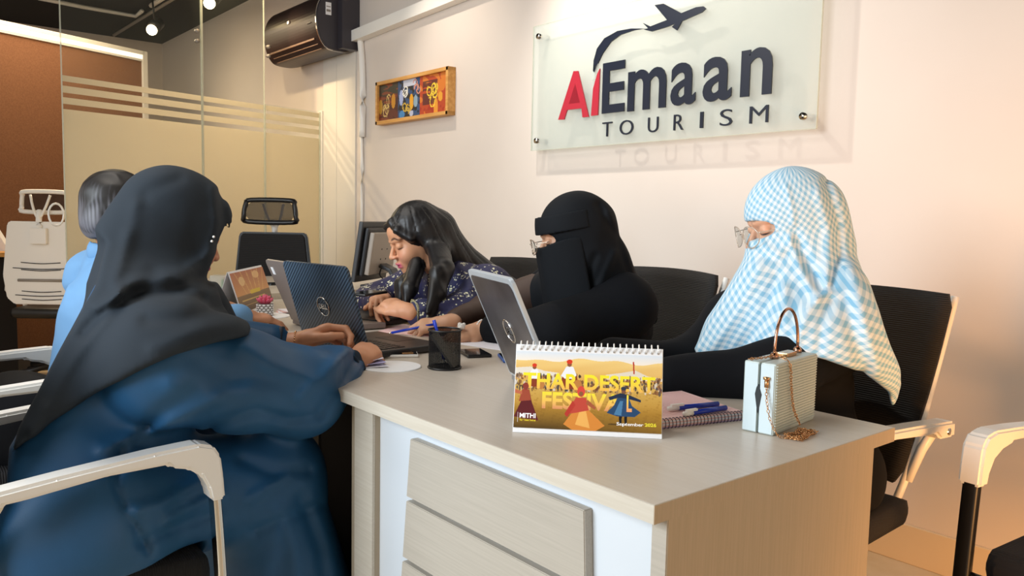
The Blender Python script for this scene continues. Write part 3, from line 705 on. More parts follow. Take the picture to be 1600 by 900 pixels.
# carbon weave lid
def weave():
    m = mat('carbon_weave', '1C2838', .35); nt = m.node_tree; b = nt.nodes['Principled BSDF']; N = nt.nodes.new; L = nt.links.new
    tc = N('ShaderNodeTexCoord'); wv = N('ShaderNodeTexWave'); wv.bands_direction = 'DIAGONAL'; wv.inputs['Scale'].default_value = 48; L(tc.outputs['Object'], wv.inputs['Vector'])
    mx = N('ShaderNodeMix'); mx.data_type = 'RGBA'; mx.inputs[6].default_value = (*lin('161D27'), 1); mx.inputs[7].default_value = (*lin('56687A'), 1); L(wv.outputs['Fac'], mx.inputs[0]); L(mx.outputs[2], b.inputs['Base Color']); return m
C_ = onz(696, 536, .771)[:2]; N_ = onz(595, 549, .771)[:2]; bd_ = (C_-N_)/np.linalg.norm(C_-N_); R1 = C_-bd_*.255; ad_ = np.array([-bd_[1], bd_[0]])
laptop(tuple(R1), tuple(R1+ad_*.305), .25, .235, math.radians(17), 'open laptop with black carbon-weave lid before the woman in navy', weave(), mat('laptop_base_dark', '2A2624', .35))
M_lid2 = mat('brushed_lid', '6E6B70', .3, .7, noise=((8, 8, 8), '4E4A4C')); M_rim = mat('silver_rim', 'C3CAD0', .3, .3)
laptop(tuple(onz(876, 632, .76)[:2]), tuple(onz(799, 588, .76)[:2]), .22, .262, math.radians(24), 'open laptop with silver rim and brushed grey lid behind the near calendar', M_lid2, mat('laptop_base_silver', '9A9CA0', .35, .5), M_rim)
M_tp = mat('grey_lid', '776C66', .45)
fwd_ = np.array([-.765, .638])/.996; rgt_ = np.array([.639, .769]); hL = onz(457, 502, .76)[:2]; hN = hL+.25*(.6*rgt_-.8*fwd_)
laptop(tuple(hN), tuple(hL), .22, .222, math.radians(24), 'open laptop with plain grey lid, mostly hidden behind the carbon-weave laptop', M_tp, M_tp, logo=False, mark=True)
cl = empty('laptop', (-2.47, 1.40, ZT), .25, 'closed dark laptop under the hands of the long-haired woman', 'laptop')
bm = bmesh.new(); add_box(bm, (-.14, -.10, .002), (.14, .10, .018), .003); from_bm('base', bm, mat('laptop_base_brown', '3A302C', .4), cl)
bm = bmesh.new(); add_box(bm, (-.14, -.10, .0185), (.14, .10, .025), .003); from_bm('lid', bm, M_bplast, cl)
# ------------------------------------------------------------------ desk calendars
def tent(p0, p1, hgt, dep, label, pr, rings=True, curve=False):
    p0 = Vector((p0[0], p0[1], ZT)); p1 = Vector((p1[0], p1[1], ZT)); a = (p1-p0); W = a.length; a.normalize()
    r = empty('desk_calendar', p0, math.atan2(a.y, a.x), label, 'calendar')
    lean = math.asin(dep/2/hgt); zt = hgt*math.cos(lean)
    th = .0016
    def slab(name, y0, z0_, y1, z1_, x0_=0, x1_=W, m=M_card, t=th):
        n = Vector((0, -(z1_-z0_), (y1-y0))).normalized()*t
        v = [(x0_, y0, z0_), (x1_, y0, z0_), (x1_, y1, z1_), (x0_, y1, z1_)]; v += [tuple(Vector(q)+n) for q in v]
        return raw(name, v, [(0, 3, 2, 1), (4, 5, 6, 7), (0, 1, 5, 4), (1, 2, 6, 5), (2, 3, 7, 6), (3, 0, 4, 7)], m, r)
    slab('front_board', 0, 0, dep/2, zt); slab('back_board', dep+th, 0, dep/2+th, zt); slab('foot_board', dep, .004, 0, .001)
    if pr is not None:
        up = Vector((0, dep/2, zt)).normalized(); nrm = Vector((0, -zt, dep/2)).normalized()
        o = Vector((W*.004, 0, 0))+up*hgt*(.055)+nrm*(.0042)
        Mx_ = frame(o, (1, 0, 0), nrm); H_ = hgt*(.93 if rings else .90)
        bm = bmesh.new(); add_box(bm, (0, 0, -.0025), (W*.992, H_, -.0002), M=Mx_); from_bm('page_block', bm, M_card, r)
        pr.build('printed_page', Mx_ @ Matrix.Translation((0, 0, .0003)), W*.992, H_*(.93 if rings else 1), M_print, r)
    if rings:
        n = 23
        for k in range(n):
            x = W*(.035+.93*k/(n-1)); c = Vector((x, dep/2-.001, zt-.001))
            pts = [c+Vector((0, .0075*math.cos(t), .0085*math.sin(t)-.001)) for t in np.linspace(0, 6.28, 11)[:-1]]
            tube('wire_ring', pts, .0013, M_wplast, r, 5, True)
            q = Vector((x, 0, 0))+Vector((0, dep/2, zt)).normalized()*hgt*.945+Vector((0, -zt, dep/2)).normalized()*.005
            tube('punch_hole', [q, q+Vector((0, -.0004, 0))], .0016, M_bplast, r, 6)
    return r
pr = Print(420, 226, 'D9B060')
u, v = pr.U, pr.V
g = lambda c0, c1, t: np.array(lin(c0))*(1-t[..., None])+np.array(lin(c1))*t[..., None]
pr.a = g('DCE6F0', 'F4EBDD', np.clip(v/.12, 0, 1))
dn = .10+.02*np.sin(u*9)+.015*np.sin(u*23+1)
m_ = v > dn; pr.a = np.where(m_[..., None], g('F0CE82', 'D9A24E', np.clip((v-.1)/.3, 0, 1)+.15*np.sin(u*14+v*40)*.5), pr.a)
m_ = v > .36+.01*np.sin(u*30); pr.a = np.where(m_[..., None], g('D8B25E', 'B98A34', np.clip((v-.36)/.4, 0, 1)), pr.a)
pr.poly([(-.01, .22), (.10, .2), (.2, .25), (.3, .27), (.3, .31), (-.01, .31)], 'E6DED0'); pr.poly([(.62, .27), (.72, .24), (.82, .20), (.90, .27), (1.01, .3), (1.01, .33), (.62, .33)], 'E3D9C6'); pr.poly([(.80, .09), (.81, .09), (.815, .25), (.805, .25)], 'B8402C')
r_ = np.random.RandomState(3)
for k in range(420):
    x = r_.uniform(0, 1); y = r_.uniform(.30, .50); 
    if .45 < x < .6 and y < .38: continue
    pr.ell(x, y, r_.uniform(.004, .010), r_.uniform(.012, .035), ['2E241C', '5A4030', '8A5A3A', 'D8CFC4', '6B3A28', '3A3A48', 'A08060'][r_.randint(7)], .85)
sand = noiseimg(pr, 9, 160, 60)+noiseimg(pr, 10, 60, 140); pr.put((v > .5) & (sand > .8), 'A87A2C', .5)
# riders
for cx, cy, s in ((.13, .19, .8), (.37, .13, 1.)):
    pr.poly([(cx-.06*s, cy+.33*s), (cx-.05*s, cy+.2*s), (cx+.05*s, cy+.18*s), (cx+.09*s, cy+.36*s)], '8A3A22'); pr.ell(cx+.06*s, cy+.3*s, .03*s, .08*s, 'C08040')
    pr.poly([(cx-.055*s, cy+.17*s), (cx-.02*s, cy+.05*s), (cx+.025*s, cy+.05*s), (cx+.05*s, cy+.16*s), (cx+.03*s, cy+.21*s), (cx-.03*s, cy+.21*s)], 'EEF0F6'); pr.ell(cx, cy+.02*s, .016*s, .035*s, '8E5638'); pr.ell(cx, cy-.012*s, .02*s, .03*s, 'D83A22')
t1 = pr.text('THAR DESERT', .055, .955, .275, .485, .03); t2 = pr.text('FESTIVAL', .19, .80, .52, .74, .03)
tc_ = lambda a, b: np.clip((v-a)/(b-a), 0, 1)
pr.a = np.where(t1[..., None], g('F7EA2E', 'F2B45A', tc_(.27, .49)**1.5), pr.a); pr.a = np.where(t2[..., None], g('F7E63A', 'F0A070', tc_(.52, .74)), pr.a)
# vignette of the print: dark lower ground
sh = np.clip((v-.66)/.34, 0, 1)*np.clip(1.15-u*.55, .25, 1); pr.a = pr.a*(1-sh[..., None]*.85)+np.array(lin('1C1208'))*sh[..., None]*.85
# dancers
pr.poly([(.0, .86), (.045, .66), (.05, .52), (.1, .5), (.12, .66), (.17, .9)], '5E1C22'); pr.poly([(.03, .66), (.05, .5), (.10, .5), (.115, .64)], 'A24A34'); pr.ell(.075, .46, .02, .05, '8E3A30'); pr.poly([(.0, .5), (.05, .53), (.05, .57), (.0, .55)], 'C06A4A')
pr.poly([(.34, .93), (.42, .72), (.5, .72), (.62, .93), (.56, 1.), (.40, 1.)], 'D98A3A'); pr.poly([(.42, .93), (.45, .74), (.49, .74), (.52, .97)], 'F0B45E'); pr.poly([(.36, .80), (.42, .58), (.49, .58), (.51, .74), (.42, .78)], 'C2493A'); pr.ell(.455, .50, .026, .07, 'D8483E'); pr.ell(.455, .53, .014, .03, '8E5A3C'); pr.poly([(.50, .6), (.56, .7), (.55, .73), (.49, .66)], 'A85A3A'); pr.poly([(.40, .62), (.345, .80), (.365, .84), (.42, .68)], 'B8392E')
pr.poly([(.63, .76), (.68, .66), (.71, .52), (.77, .52), (.80, .66), (.86, .74), (.82, .8), (.70, .80)], '24486E'); pr.poly([(.68, .78), (.72, .6), (.74, .6), (.73, .79)], '4A7EA8'); pr.poly([(.64, .56), (.72, .5), (.78, .52), (.86, .58), (.86, .61), (.77, .57), (.71, .56), (.65, .60)], '1E2E48'); pr.ell(.742, .465, .015, .035, '7A5040'); pr.ell(.742, .44, .018, .025, '30384A')
pr.poly([(.715, .80), (.735, .80), (.733, .90), (.716, .90)], '141418'); pr.poly([(.75, .80), (.77, .80), (.768, .9), (.752, .9)], '141418'); pr.ell(.70, .905, .06, .012, '3A2A14', .7)
L2 = pr.text('L', .765, .80, .52, .74, .03); pr.a = np.where(L2[..., None], g('F7E63A', 'F0A070', tc_(.52, .74)), pr.a)
pr.poly([(.026, .80), (.029, .80), (.029, .93), (.026, .93)], 'E8E8E8'); pr.put(pr.text('MITHI', .04, .15, .81, .87, .03), 'FFFFFF'); pr.put(pr.text('Thar Desert Festival', .04, .15, .885, .91, .02), 'E8D030')
pr.put(pr.text('September', .70, .88, .875, .93, .02), 'FFFFFF'); pr.put(pr.text('2026', .888, .965, .872, .918, .03), 'F2E43A')
p0 = onz(801, 675, ZT); p1 = onz(1034, 686, ZT)
tent(p0, p1, .153, .075, 'near desk calendar printed with a desert festival scene', pr)
pr = Print(70, 60, 'C47A3C')
pr.a = np.where((pr.V > .6)[..., None], g('8A6A3A', '5A4020', np.clip((pr.V-.6)/.4, 0, 1)), g('B9683A', 'E0A05A', np.clip(pr.V/.6, 0, 1)))
for k in range(6):
    uu = .1+.17*k; pr.poly([(uu, 0), (uu+.02, 0), (.3+.1*k, .6), (.28+.1*k, .6)], 'F4CE7A', .5)
pr.ell(.25, .25, .08, .12, 'FFE09A', .6); pr.ell(.7, .15, .1, .1, 'FFD890', .6)
pr.put((pr.V > .52) & (pr.V < .62) & (pr.U > .4) & (pr.U < .7), 'E8C81E'); pr.put((pr.V > .72) & (pr.V < .75) & (pr.U > .1) & (pr.U < .8), 'D0B060'); pr.put((pr.V > .85) & (pr.V < .87) & (pr.U > .1) & (pr.U < .9), 'B89850')
fc0 = onz(378, 494, ZT); fc1 = onz(427, 474, ZT)
tent(fc0, fc1, .165, .10, 'far desk calendar with glowing orange picture beside the pink plant', pr, rings=False)
# ------------------------------------------------------------------ small things on the desk
def disc(c, r_, label): return tag(lathe('round_mat', [(0, .0), (r_, .0), (r_, .0015), (r_-.002, .003), (0, .003)], M_card, None, 40, (c[0], c[1], ZT), False), label, 'mat')
dc1 = onz(607, 574, ZT); dc2 = onz(414, 494, ZT)
disc((-1.68, 1.02), .073, 'white round mat on the desk beside the mesh pen cup'); disc((dc2[0], dc2[1]), .088, 'white round mat under the pink plant pot')
pot = empty('potted_succulent', (dc2[0], dc2[1], ZT+.003), 0, 'tiny pink succulent in a grey and white patterned pot', 'plant')
lathe('pot', [(0, 0), (.024, 0), (.029, .004), (.0295, .04), (.0285, .043), (.025, .043), (.024, .036), (0, .036)], mat('pot_grey', '8A8884', .5), pot, 20)
dot = None
for j in range(5):
    for k in range(12):
        a_ = (k+.5*(j % 2))*math.pi/6
        bm = bmesh.new(); bmesh.ops.create_icosphere(bm, subdivisions=1, radius=1) if dot is None else None
        if dot is None: dot = from_bm('pot_bead', bm, M_card, pot, True); o = dot
        else: bm.free(); o = dot.copy(); COL.objects.link(o)
        o.scale = (.0062, .0025, .0035); o.location = (.0288*math.cos(a_), .0288*math.sin(a_), .006+.008*j); o.rotation_euler = (0, 0, a_+math.pi/2)
M_suc = mat('succulent_pink', 'DB5F7E', .5)
lf = None
for ring_, (n, tilt, ln) in enumerate(((5, .15, .042), (7, .5, .042), (9, .85, .036))):
    for k in range(n):
        if lf is None:
            lf = lathe('leaf', [(0, 0), (.004, .004), (.0062, .02), (.005, .032), (.0, .042)], M_suc, pot, 8); o = lf
        else: o = lf.copy(); COL.objects.link(o)
        o.location = (0, 0, .036); o.rotation_euler = (0, tilt, k*6.283/n+ring_*.4)
# pen cup
cc = (-1.597, 1.12); cup = empty('pen_cup', (*cc, ZT), 0, 'black wire-mesh pen cup standing near the desk edge', 'pen cup')
M_net = film('wire_net', '1C1E22', .55, .05)
lathe('net_wall', [(.0385, .003), (.0385, .093)], M_net, cup, 40)
for z, r2 in ((.002, .0025), (.094, .0024)): tube('rim', [(.040*math.cos(t*.1571), .040*math.sin(t*.1571), z+.001) for t in range(40)], r2, M_bplast, cup, 6, True)
lathe('bottom', [(0, .001), (.039, .001), (.039, .003), (0, .003)], M_bplast, cup)
bm = bmesh.new()
for k in range(56):
    a_ = k*6.2832/56; add_sweep(bm, [(.0387*math.cos(a_), .0387*math.sin(a_), .003), (.0387*math.cos(a_), .0387*math.sin(a_), .093)], circ(.00045, 3), (1, 0, 0), cap=False)
for k in range(26): add_sweep(bm, [(.0389*math.cos(t*.1963), .0389*math.sin(t*.1963), .004+k*.0035) for t in range(32)], circ(.00045, 3), closed=True)
tag(from_bm('wires', bm, M_bplast, cup), kind='stuff')
def stick(name, a_, b_, m, label, cat, r2=.004, capm=None):
    a_ = Vector(a_); b_ = Vector(b_); d_ = (b_-a_).normalized(); o = empty(name, a_, 0, label, cat)
    tube('barrel', [Vector((0, 0, 0)), b_-a_], r2, m, o, 10)
    tube('tip', [Vector((0, 0, 0)), -d_*.012], r2*.45, M_chrome, o, 8)
    if capm: tube('cap', [(b_-a_)*.72, (b_-a_)+d_*.002], r2*1.2, capm, o, 10)
    return o
C3 = Vector((*cc, ZT))
stick('pen', C3+Vector((-.018, .012, .018)), Vector(atd(678, 500, 1.99)), M_blue, 'blue pen standing upright in the mesh pen cup', 'pen', .0045)
box_ = empty('ruler', C3, 0, 'grey metal ruler leaning inside the mesh pen cup', 'ruler')
v0 = Vector((-.024, -.018, .085)); v1 = Vector((.020, .020, .005)); box('blade', (0, -.011, -.001), ((v1-v0).length, .011, .001), M_chrome, box_, M=frame(v0, v1-v0, (.7, -.7, .3)))
box('blade_marks', (0, -.011, .001), ((v1-v0).length, -.006, .0013), M_grey, box_, M=frame(v0, v1-v0, (.7, -.7, .3)))
# phones
def phone(c, rz, label, m, case, wd=.072, ln=.15, z=ZT):
    o = empty('phone', (c[0], c[1], z), rz, label, 'phone')
    bm = bmesh.new(); add_box(bm, (-wd/2, -ln/2, 0), (wd/2, ln/2, .0085), .0035); from_bm('case', bm, case, o, True)
    box('screen', (-wd/2+.003, -ln/2+.003, .0085), (wd/2-.003, ln/2-.003, .0092), m, o); return o
phone((-1.708, 1.296), math.radians(70), 'black smartphone lying flat beside the mesh pen cup', M_screen, M_bplast, .068, .10)
phone((-1.60, 1.33), math.radians(60), 'blue-cased phone tucked behind the silver-rimmed laptop', M_screen, mat('blue_case', '2A5AA8', .4), .05, .10)
ph = phone((-1.82, 1.10), math.radians(-28), 'white and gold cased phone in front of the carbon-weave laptop', M_screen, M_wplast, .074, .145)
box('camera_bump', (-.025, .03, .0085), (.025, .06, .0115), M_gold, ph, .001)
tag(prism('phone', [(x, y) for x, y in rrect(.07, .12, .01)], 0, .009, M_screen, None, .001, M=Matrix.Translation((-3.72, 1.62, .775))), 'dark phone on the far desk near the black office chair', 'phone')
# papers
def sheet(name, pts, z, m, label, curl=0., group=None):
    P = [(p[0], p[1]) for p in pts]; o = prism(name, P, 0, .0012, m, None, M=Matrix.Translation((0, 0, z))); return tag(o, label, 'paper', group)
q = [onz(600, 505, .7525), onz(690, 503, .7525), onz(752, 522, .7525), onz(752, 534, .7525), onz(640, 528, .7525)]
sheet('paper_sheet', [(-2.33, 1.46), (-2.22, 1.29), (-1.99, 1.40), (-1.93, 1.462)], ZT, M_pink, 'pink paper sheet between the laptops under the writing hand')
sheet('paper_sheet', [(-1.93, 1.462), (-1.90, 1.36), (-1.66, 1.42), (-1.70, 1.465)], ZT, M_paper, 'pale lilac paper sheet under the ringed hand')
fo = empty('folded_papers', (0, 0, 0), 0, 'crumpled folded lilac papers by the navy cuff', 'paper')
for k in range(4):
    z = ZT+.0005+.004*k; a_ = .08*k
    vv = [Vector((-1.80+.02*k, .955, z)), Vector((-1.71, .90+.006*k, z)), Vector((-1.66-.012*k, 1.00, z+.006+.004*k)), Vector((-1.78, 1.02+.004*k, z+.012))]
    raw('folded_sheet', [*vv, *[x+Vector((0, 0, .001)) for x in vv]], [(0, 3, 2, 1), (4, 5, 6, 7), (0, 1, 5, 4), (1, 2, 6, 5), (2, 3, 7, 6), (3, 0, 4, 7)], [M_paper, mat('lilac', 'B9B4DC', .8)][k % 2], fo)
fo = empty('paper_bundle', (0, 0, 0), 0, 'small bundle of pink and white slips beside the pink plant', 'paper')
for k in range(4):
    c = onz(440+3*k, 488, ZT); v0 = Vector((c[0], c[1], ZT+.001+.002*k))
    box('slip', (-.05, -.02, 0), (.05, .02, .0015), [M_pink, M_paper][k % 2], fo, M=Matrix.Translation(v0) @ Matrix.Rotation(-.5+.15*k, 4, 'Z'))
# stationery tray at far left of the desk
hb = onz(352, 455, .775); hold = empty('card_holder', (hb[0], hb[1], .775), .9, 'clear card holder with green and orange cards behind the far calendar', 'holder')
box('tray', (-.06, -.04, 0), (.06, .04, .008), M_card, hold); box('clear_box', (-.055, -.035, .008), (.055, .035, .07), film('clear_plastic', 'D0CEC8', .45), hold)
box('green_card', (-.01, -.025, .008), (0, .02, .055), mat('green_card', '4A7A44', .6), hold); box('orange_card', (.004, -.025, .008), (.012, .02, .065), mat('orange_card', 'A8663A', .6), hold)
# notebook with two pens
nb = empty('spiral_notebook', (0, 0, 0), 0, 'pink ruled spiral notebook with a curled page behind the calendar', 'notebook')
A = Vector((*onz(1018, 672, .75)[:2], ZT)); B = Vector((*onz(1166, 656, .75)[:2], ZT)); ex = (B-A).normalized(); W = .21; ey = Vector((-ex.y, ex.x, 0)); A = B-ex*W
NM = frame(A, ex, (0, 0, 1))
for k in range(5): box('page', (.001*k, .004, .0015+.0028*k), (W-.001*k, .205-.002*k, .0042+.0028*k), [M_pink, M_paper][k % 2 and 1], nb, M=NM)
box('cover', (0, 0, 0), (W, .205, .0015), mat('notebook_cover', 'A58FB0', .5), nb, M=NM)
bm = bmesh.new()
M_rule = mat('ruled_line', 'D99A98', .8)
for k in range(18): add_box(bm, (.01, .03+.0095*k, .0156), (W-.01, .0304+.0095*k, .0158), M=NM)
tag(from_bm('ruled_lines', bm, M_rule, nb), kind='stuff')
raw('curled_page', [tuple(NM @ Vector(q)) for q in ((.10, .203, .016), (.16, .203, .016), (.13, .235, .028), (.10, .203, .0155), (.16, .203, .0155), (.13, .235, .0275))], [(0, 1, 2), (5, 4, 3), (0, 3, 4, 1), (1, 4, 5, 2), (2, 5, 3, 0)], M_paper, nb)
wr = None
for k in range(26):
    if wr is None:
        wr = tube('spiral_coil', [Vector((0, .003+.0085*math.cos(t), .008+.0095*math.sin(t))) for t in np.linspace(0, 6.283, 13)[:-1]], .0008, mat('coil_dark', '3A3242', .3, .5), nb, 5, True); wr.matrix_basis = NM @ Matrix.Translation((.008, 0, 0))
    else: o = wr.copy(); COL.objects.link(o); o.matrix_basis = NM @ Matrix.Translation((.008+k*(W-.016)/25, 0, 0))
def deskpen(a_, b_, label):
    a_ = Vector(a_); b_ = Vector(b_); o = empty('pen', a_, 0, label, 'pen'); d_ = b_-a_
    tube('barrel', [Vector((0, 0, 0)), d_], .0048, M_blue, o, 12); tube('grip', [-d_*.0, -d_*.25], .0045, M_wplast, o, 12)
    box('clip', (0, -.003, .003), (d_.length*.3, .003, .0075), M_wplast, o, M=frame(-d_*.18, d_, (0, 0, 1)))
q0 = onz(1082, 645, .771); q1 = onz(1134, 637, .771); deskpen(q0, q1, 'blue pen with white clip lying nearest on the pink notebook')
q0 = onz(1060, 637, .771); q1 = onz(1122, 631, .771); deskpen(q0, q1, 'blue pen with white clip lying second on the pink notebook')
mo = onz(1048, 606, .76); tag(lathe('mouse', [(0, 0), (.03, 0), (.034, .01), (.028, .02), (.012, .026), (0, .027)], M_bplast, None, 20, (mo[0], mo[1], ZT)), 'black mouse between the calendar and the dark sleeve', 'mouse')
# ------------------------------------------------------------------ box bag with chain
b0 = Vector((*onz(1208, 682, ZT)[:2], ZT)); b1 = Vector((*onz(1160, 673, ZT)[:2], ZT)); b2 = Vector((*onz(1272, 655, ZT)[:2], ZT))
uu = (b2-b0); LB = uu.length; uu.normalize(); vvv = Vector((-uu.y, uu.x, 0)); WB = .060
bag = empty('box_handbag', b0, math.atan2(uu.y, uu.x), 'mint box handbag with gold arch handle and chain', 'handbag')   # local x = long side, +y = back
HB = .127; M_bag = mat('mint_leather', 'BAC6C2', .4); M_bagd = mat('bag_seam', '20262A', .6); M_bagw = mat('mint_leather_end', 'CFE0E6', .35)
bm = bmesh.new(); add_box(bm, (0, 0, 0), (LB, .029, HB), .004); from_bm('front_shell', bm, M_bag, bag)
bm = bmesh.new(); add_box(bm, (0, .031, 0), (LB, WB, HB), .004); from_bm('back_shell', bm, M_bag, bag)
box('lining', (.004, .028, .004), (LB-.004, .032, HB-.004), M_bagd, bag)
box('end_cover', (-.0012, .003, .003), (0, .0275, HB-.003), M_bagw, bag); box('end_cover', (-.0012, .0325, .003), (0, WB-.003, HB-.003), M_bagw, bag)
prism('opening', [(.024, .07), (.028, .082), (.031, .088), (.034, .082), (.0365, .07), (.033, .05), (.030, .036), (.027, .05)], 0, .0022, M_bagd, bag, M=Matrix(((0, 0, -1, .0002), (1, 0, 0, 0), (0, 1, 0, 0), (0, 0, 0, 1))))
for k in range(24): box('rib', (.003, -.0016, .006+k*.005), (LB-.003, .0008, .0088+k*.005), M_bag, bag, .0006)
hp = [(.055+.05*(1-math.cos(t)), .03, HB+.002+.085*math.sin(t)**.8) for t in np.linspace(0.02, math.pi-.02, 22)]
M_rose = mat('rose_gold', 'B98C74', .2, 1.)
tube('handle', hp, .0028, M_rose, bag, 10, up=(0, 1, 0))
for x in (.055, .155): lathe('handle_mount', [(0, 0), (.008, 0), (.008, .006), (.005, .011), (0, .011)], M_rose, bag, 14, (x, .03, HB))
box('clasp', (.085, .018, HB), (.125, .040, HB+.007), M_gold, bag, .0015)
tube('snap_hook', [(-.003, .015, .100), (-.005, .014, .085)], .004, M_gold, bag, 10); lathe('chain_loop', [(0, 0), (.006, .001), (.006, .005), (0, .006)], M_gold, bag, 12, (-.004, .015, .098))
def chain_links(path, step=.0042):
    bm = bmesh.new(); P = smoothpath(path, 10); acc = 0; k = 0; last = P[0]
    for p in P[1:]:
        d_ = p-last
        if d_.length >= step:
            Mx_ = frame(last, d_, (0, 0, 1) if abs(d_.normalized().z) < .8 else (1, 0, 0)) @ Matrix.Rotation(k*1.3, 4, 'X'); k += 1
            n0 = len(bm.verts); add_sweep(bm, [(.0034*math.cos(t), .0022*math.sin(t), 0) for t in np.linspace(0, 6.283, 9)[:-1]], circ(.0007, 4), closed=True); bm.verts.ensure_lookup_table()
            bmesh.ops.transform(bm, matrix=Mx_, verts=bm.verts[n0:]); last = p
    return bm
r_ = np.random.RandomState(8)
tag(from_bm('chain', chain_links([(-.005, .014, .084), (-.009, .010, .06), (-.010, .002, .03), (-.008, -.012, .006), (0, -.022, .003)], .0035), M_gold, bag, True), kind='stuff')
pile = [(.055, .03, HB+.012), (.045, .01, HB+.006), (.045, -.004, HB-.004), (.052, -.006, .08), (.062, -.008, .04), (.075, -.018, .006)]
tag(from_bm('chain', chain_links(pile, .0035), M_gold, bag, True), kind='stuff')
pile = [(.036+.036*math.sin(3.1*t), -.032+.013*math.sin(7.3*t+.6)-.004*math.sin(2*t), .0035+.0025*math.sin(5*t)) for t in np.linspace(0, 11, 150)]
tag(from_bm('chain', chain_links(pile, .005), M_gold, bag, True), kind='stuff')
tag(from_bm('chain', chain_links([(-.0, .05, HB+.003), (.015, .04, HB+.004), (.035, .033, HB+.005), (.055, .03, HB+.008)], .0035), M_gold, bag, True), kind='stuff')
# ------------------------------------------------------------------ monitor
mc = Vector(atd(584, 392, 3.95)); fr = (Vector((-.639, -.769, 0))*.95+Vector((-.765, .638, 0))*.26).normalized()   # screen looks this way
mon = empty('computer_monitor', (mc.x, mc.y, .775), math.atan2(fr.y, fr.x)-math.pi/2, 'computer monitor turned away beside the long-haired woman', 'monitor')   # local +y = screen front
zc = mc.z-.775; TM = Matrix.Translation((0, 0, zc)) @ Matrix.Rotation(math.radians(9), 4, 'X')
M_mon = mat('monitor_grey', 'A3988C', .4); M_mond = mat('monitor_dark', '26272A', .4)
bm = bmesh.new(); add_box(bm, (-.18, -.008, -.145), (.18, .014, .145), .004, M=TM); from_bm('bezel', bm, M_mond, mon)
box('screen', (-.168, .014, -.13), (.168, .0155, .13), M_screen, mon, M=TM)
bm = bmesh.new(); add_box(bm, (-.155, -.030, -.115), (.155, -.008, .12), .008, M=TM); from_bm('rear_shell', bm, M_mond, mon)
bm = bmesh.new(); add_box(bm, (-.14, -.055, -.105), (.14, -.030, .10), .006, M=TM); from_bm('rear_cover', bm, M_mon, mon)
box('maker_badge', (.06, -.0565, .055), (.10, -.055, .075), M_bplast, mon, M=TM)
for x, z in ((-.03, .02), (.03, .02), (-.03, -.03), (.03, -.03)): tube('screw', [TM @ Vector((x, -.0565, z)), TM @ Vector((x, -.054, z))], .004, M_bplast, mon, 8)
bm = bmesh.new(); add_sweep(bm, [(0, -.05, zc-.07), (0, -.10, .08), (0, -.14, .012)], rrect(.08, .02, .005), (0, 0, 1)); from_bm('stand', bm, M_mond, mon)
bm = bmesh.new(); add_box(bm, (-.11, -.20, 0), (.11, .02, .012), .004); from_bm('stand_foot', bm, M_mond, mon)
tube('cable', smoothpath([(-.02, -.05, zc-.08), (-.05, -.06, .05), (-.08, -.14, .01), (-.16, -.18, .004)], 5), .003, M_bplast, mon, 6)
# ------------------------------------------------------------------ people
M_skin = mat('skin', 'FFFFFF', .5, attr=True, sss=.08)
M_cloth_navy = mat('satin_navy', '22547E', .5, spec=.35, bump=(420, .06), noise=((5, 5, 5), '1D4A70'))
M_scarf_slate = mat('scarf_slate', '252E37', .8, spec=.3, bump=(500, .08))
M_black = mat('cloth_black', '0B0D12', .85, spec=.2, bump=(420, .06))
M_black2 = mat('veil_black', '0A0F15', .8, spec=.25, bump=(420, .05))
M_brown = mat('sleeve_brown', '3E2A20', .6, bump=(420, .06))
M_shirt = mat('shirt_blue', '6B9AC6', .7, bump=(420, .06))
M_hair = mat('hair_black', '0E0C0E', .46)
M_hairc = mat('hair_streaked', 'FFFFFF', .5, attr=True)
M_wire = mat('spectacle_wire', 'B8A898', .2, .8)
M_lens = film('lens', 'FFFFFF', .03, .06)
M_pearl = mat('pearl_white', 'F2F0EC', .25)
def vec(*a): return np.array(a, float)
def unit(v): v = np.array(v, float); return v/np.linalg.norm(v)
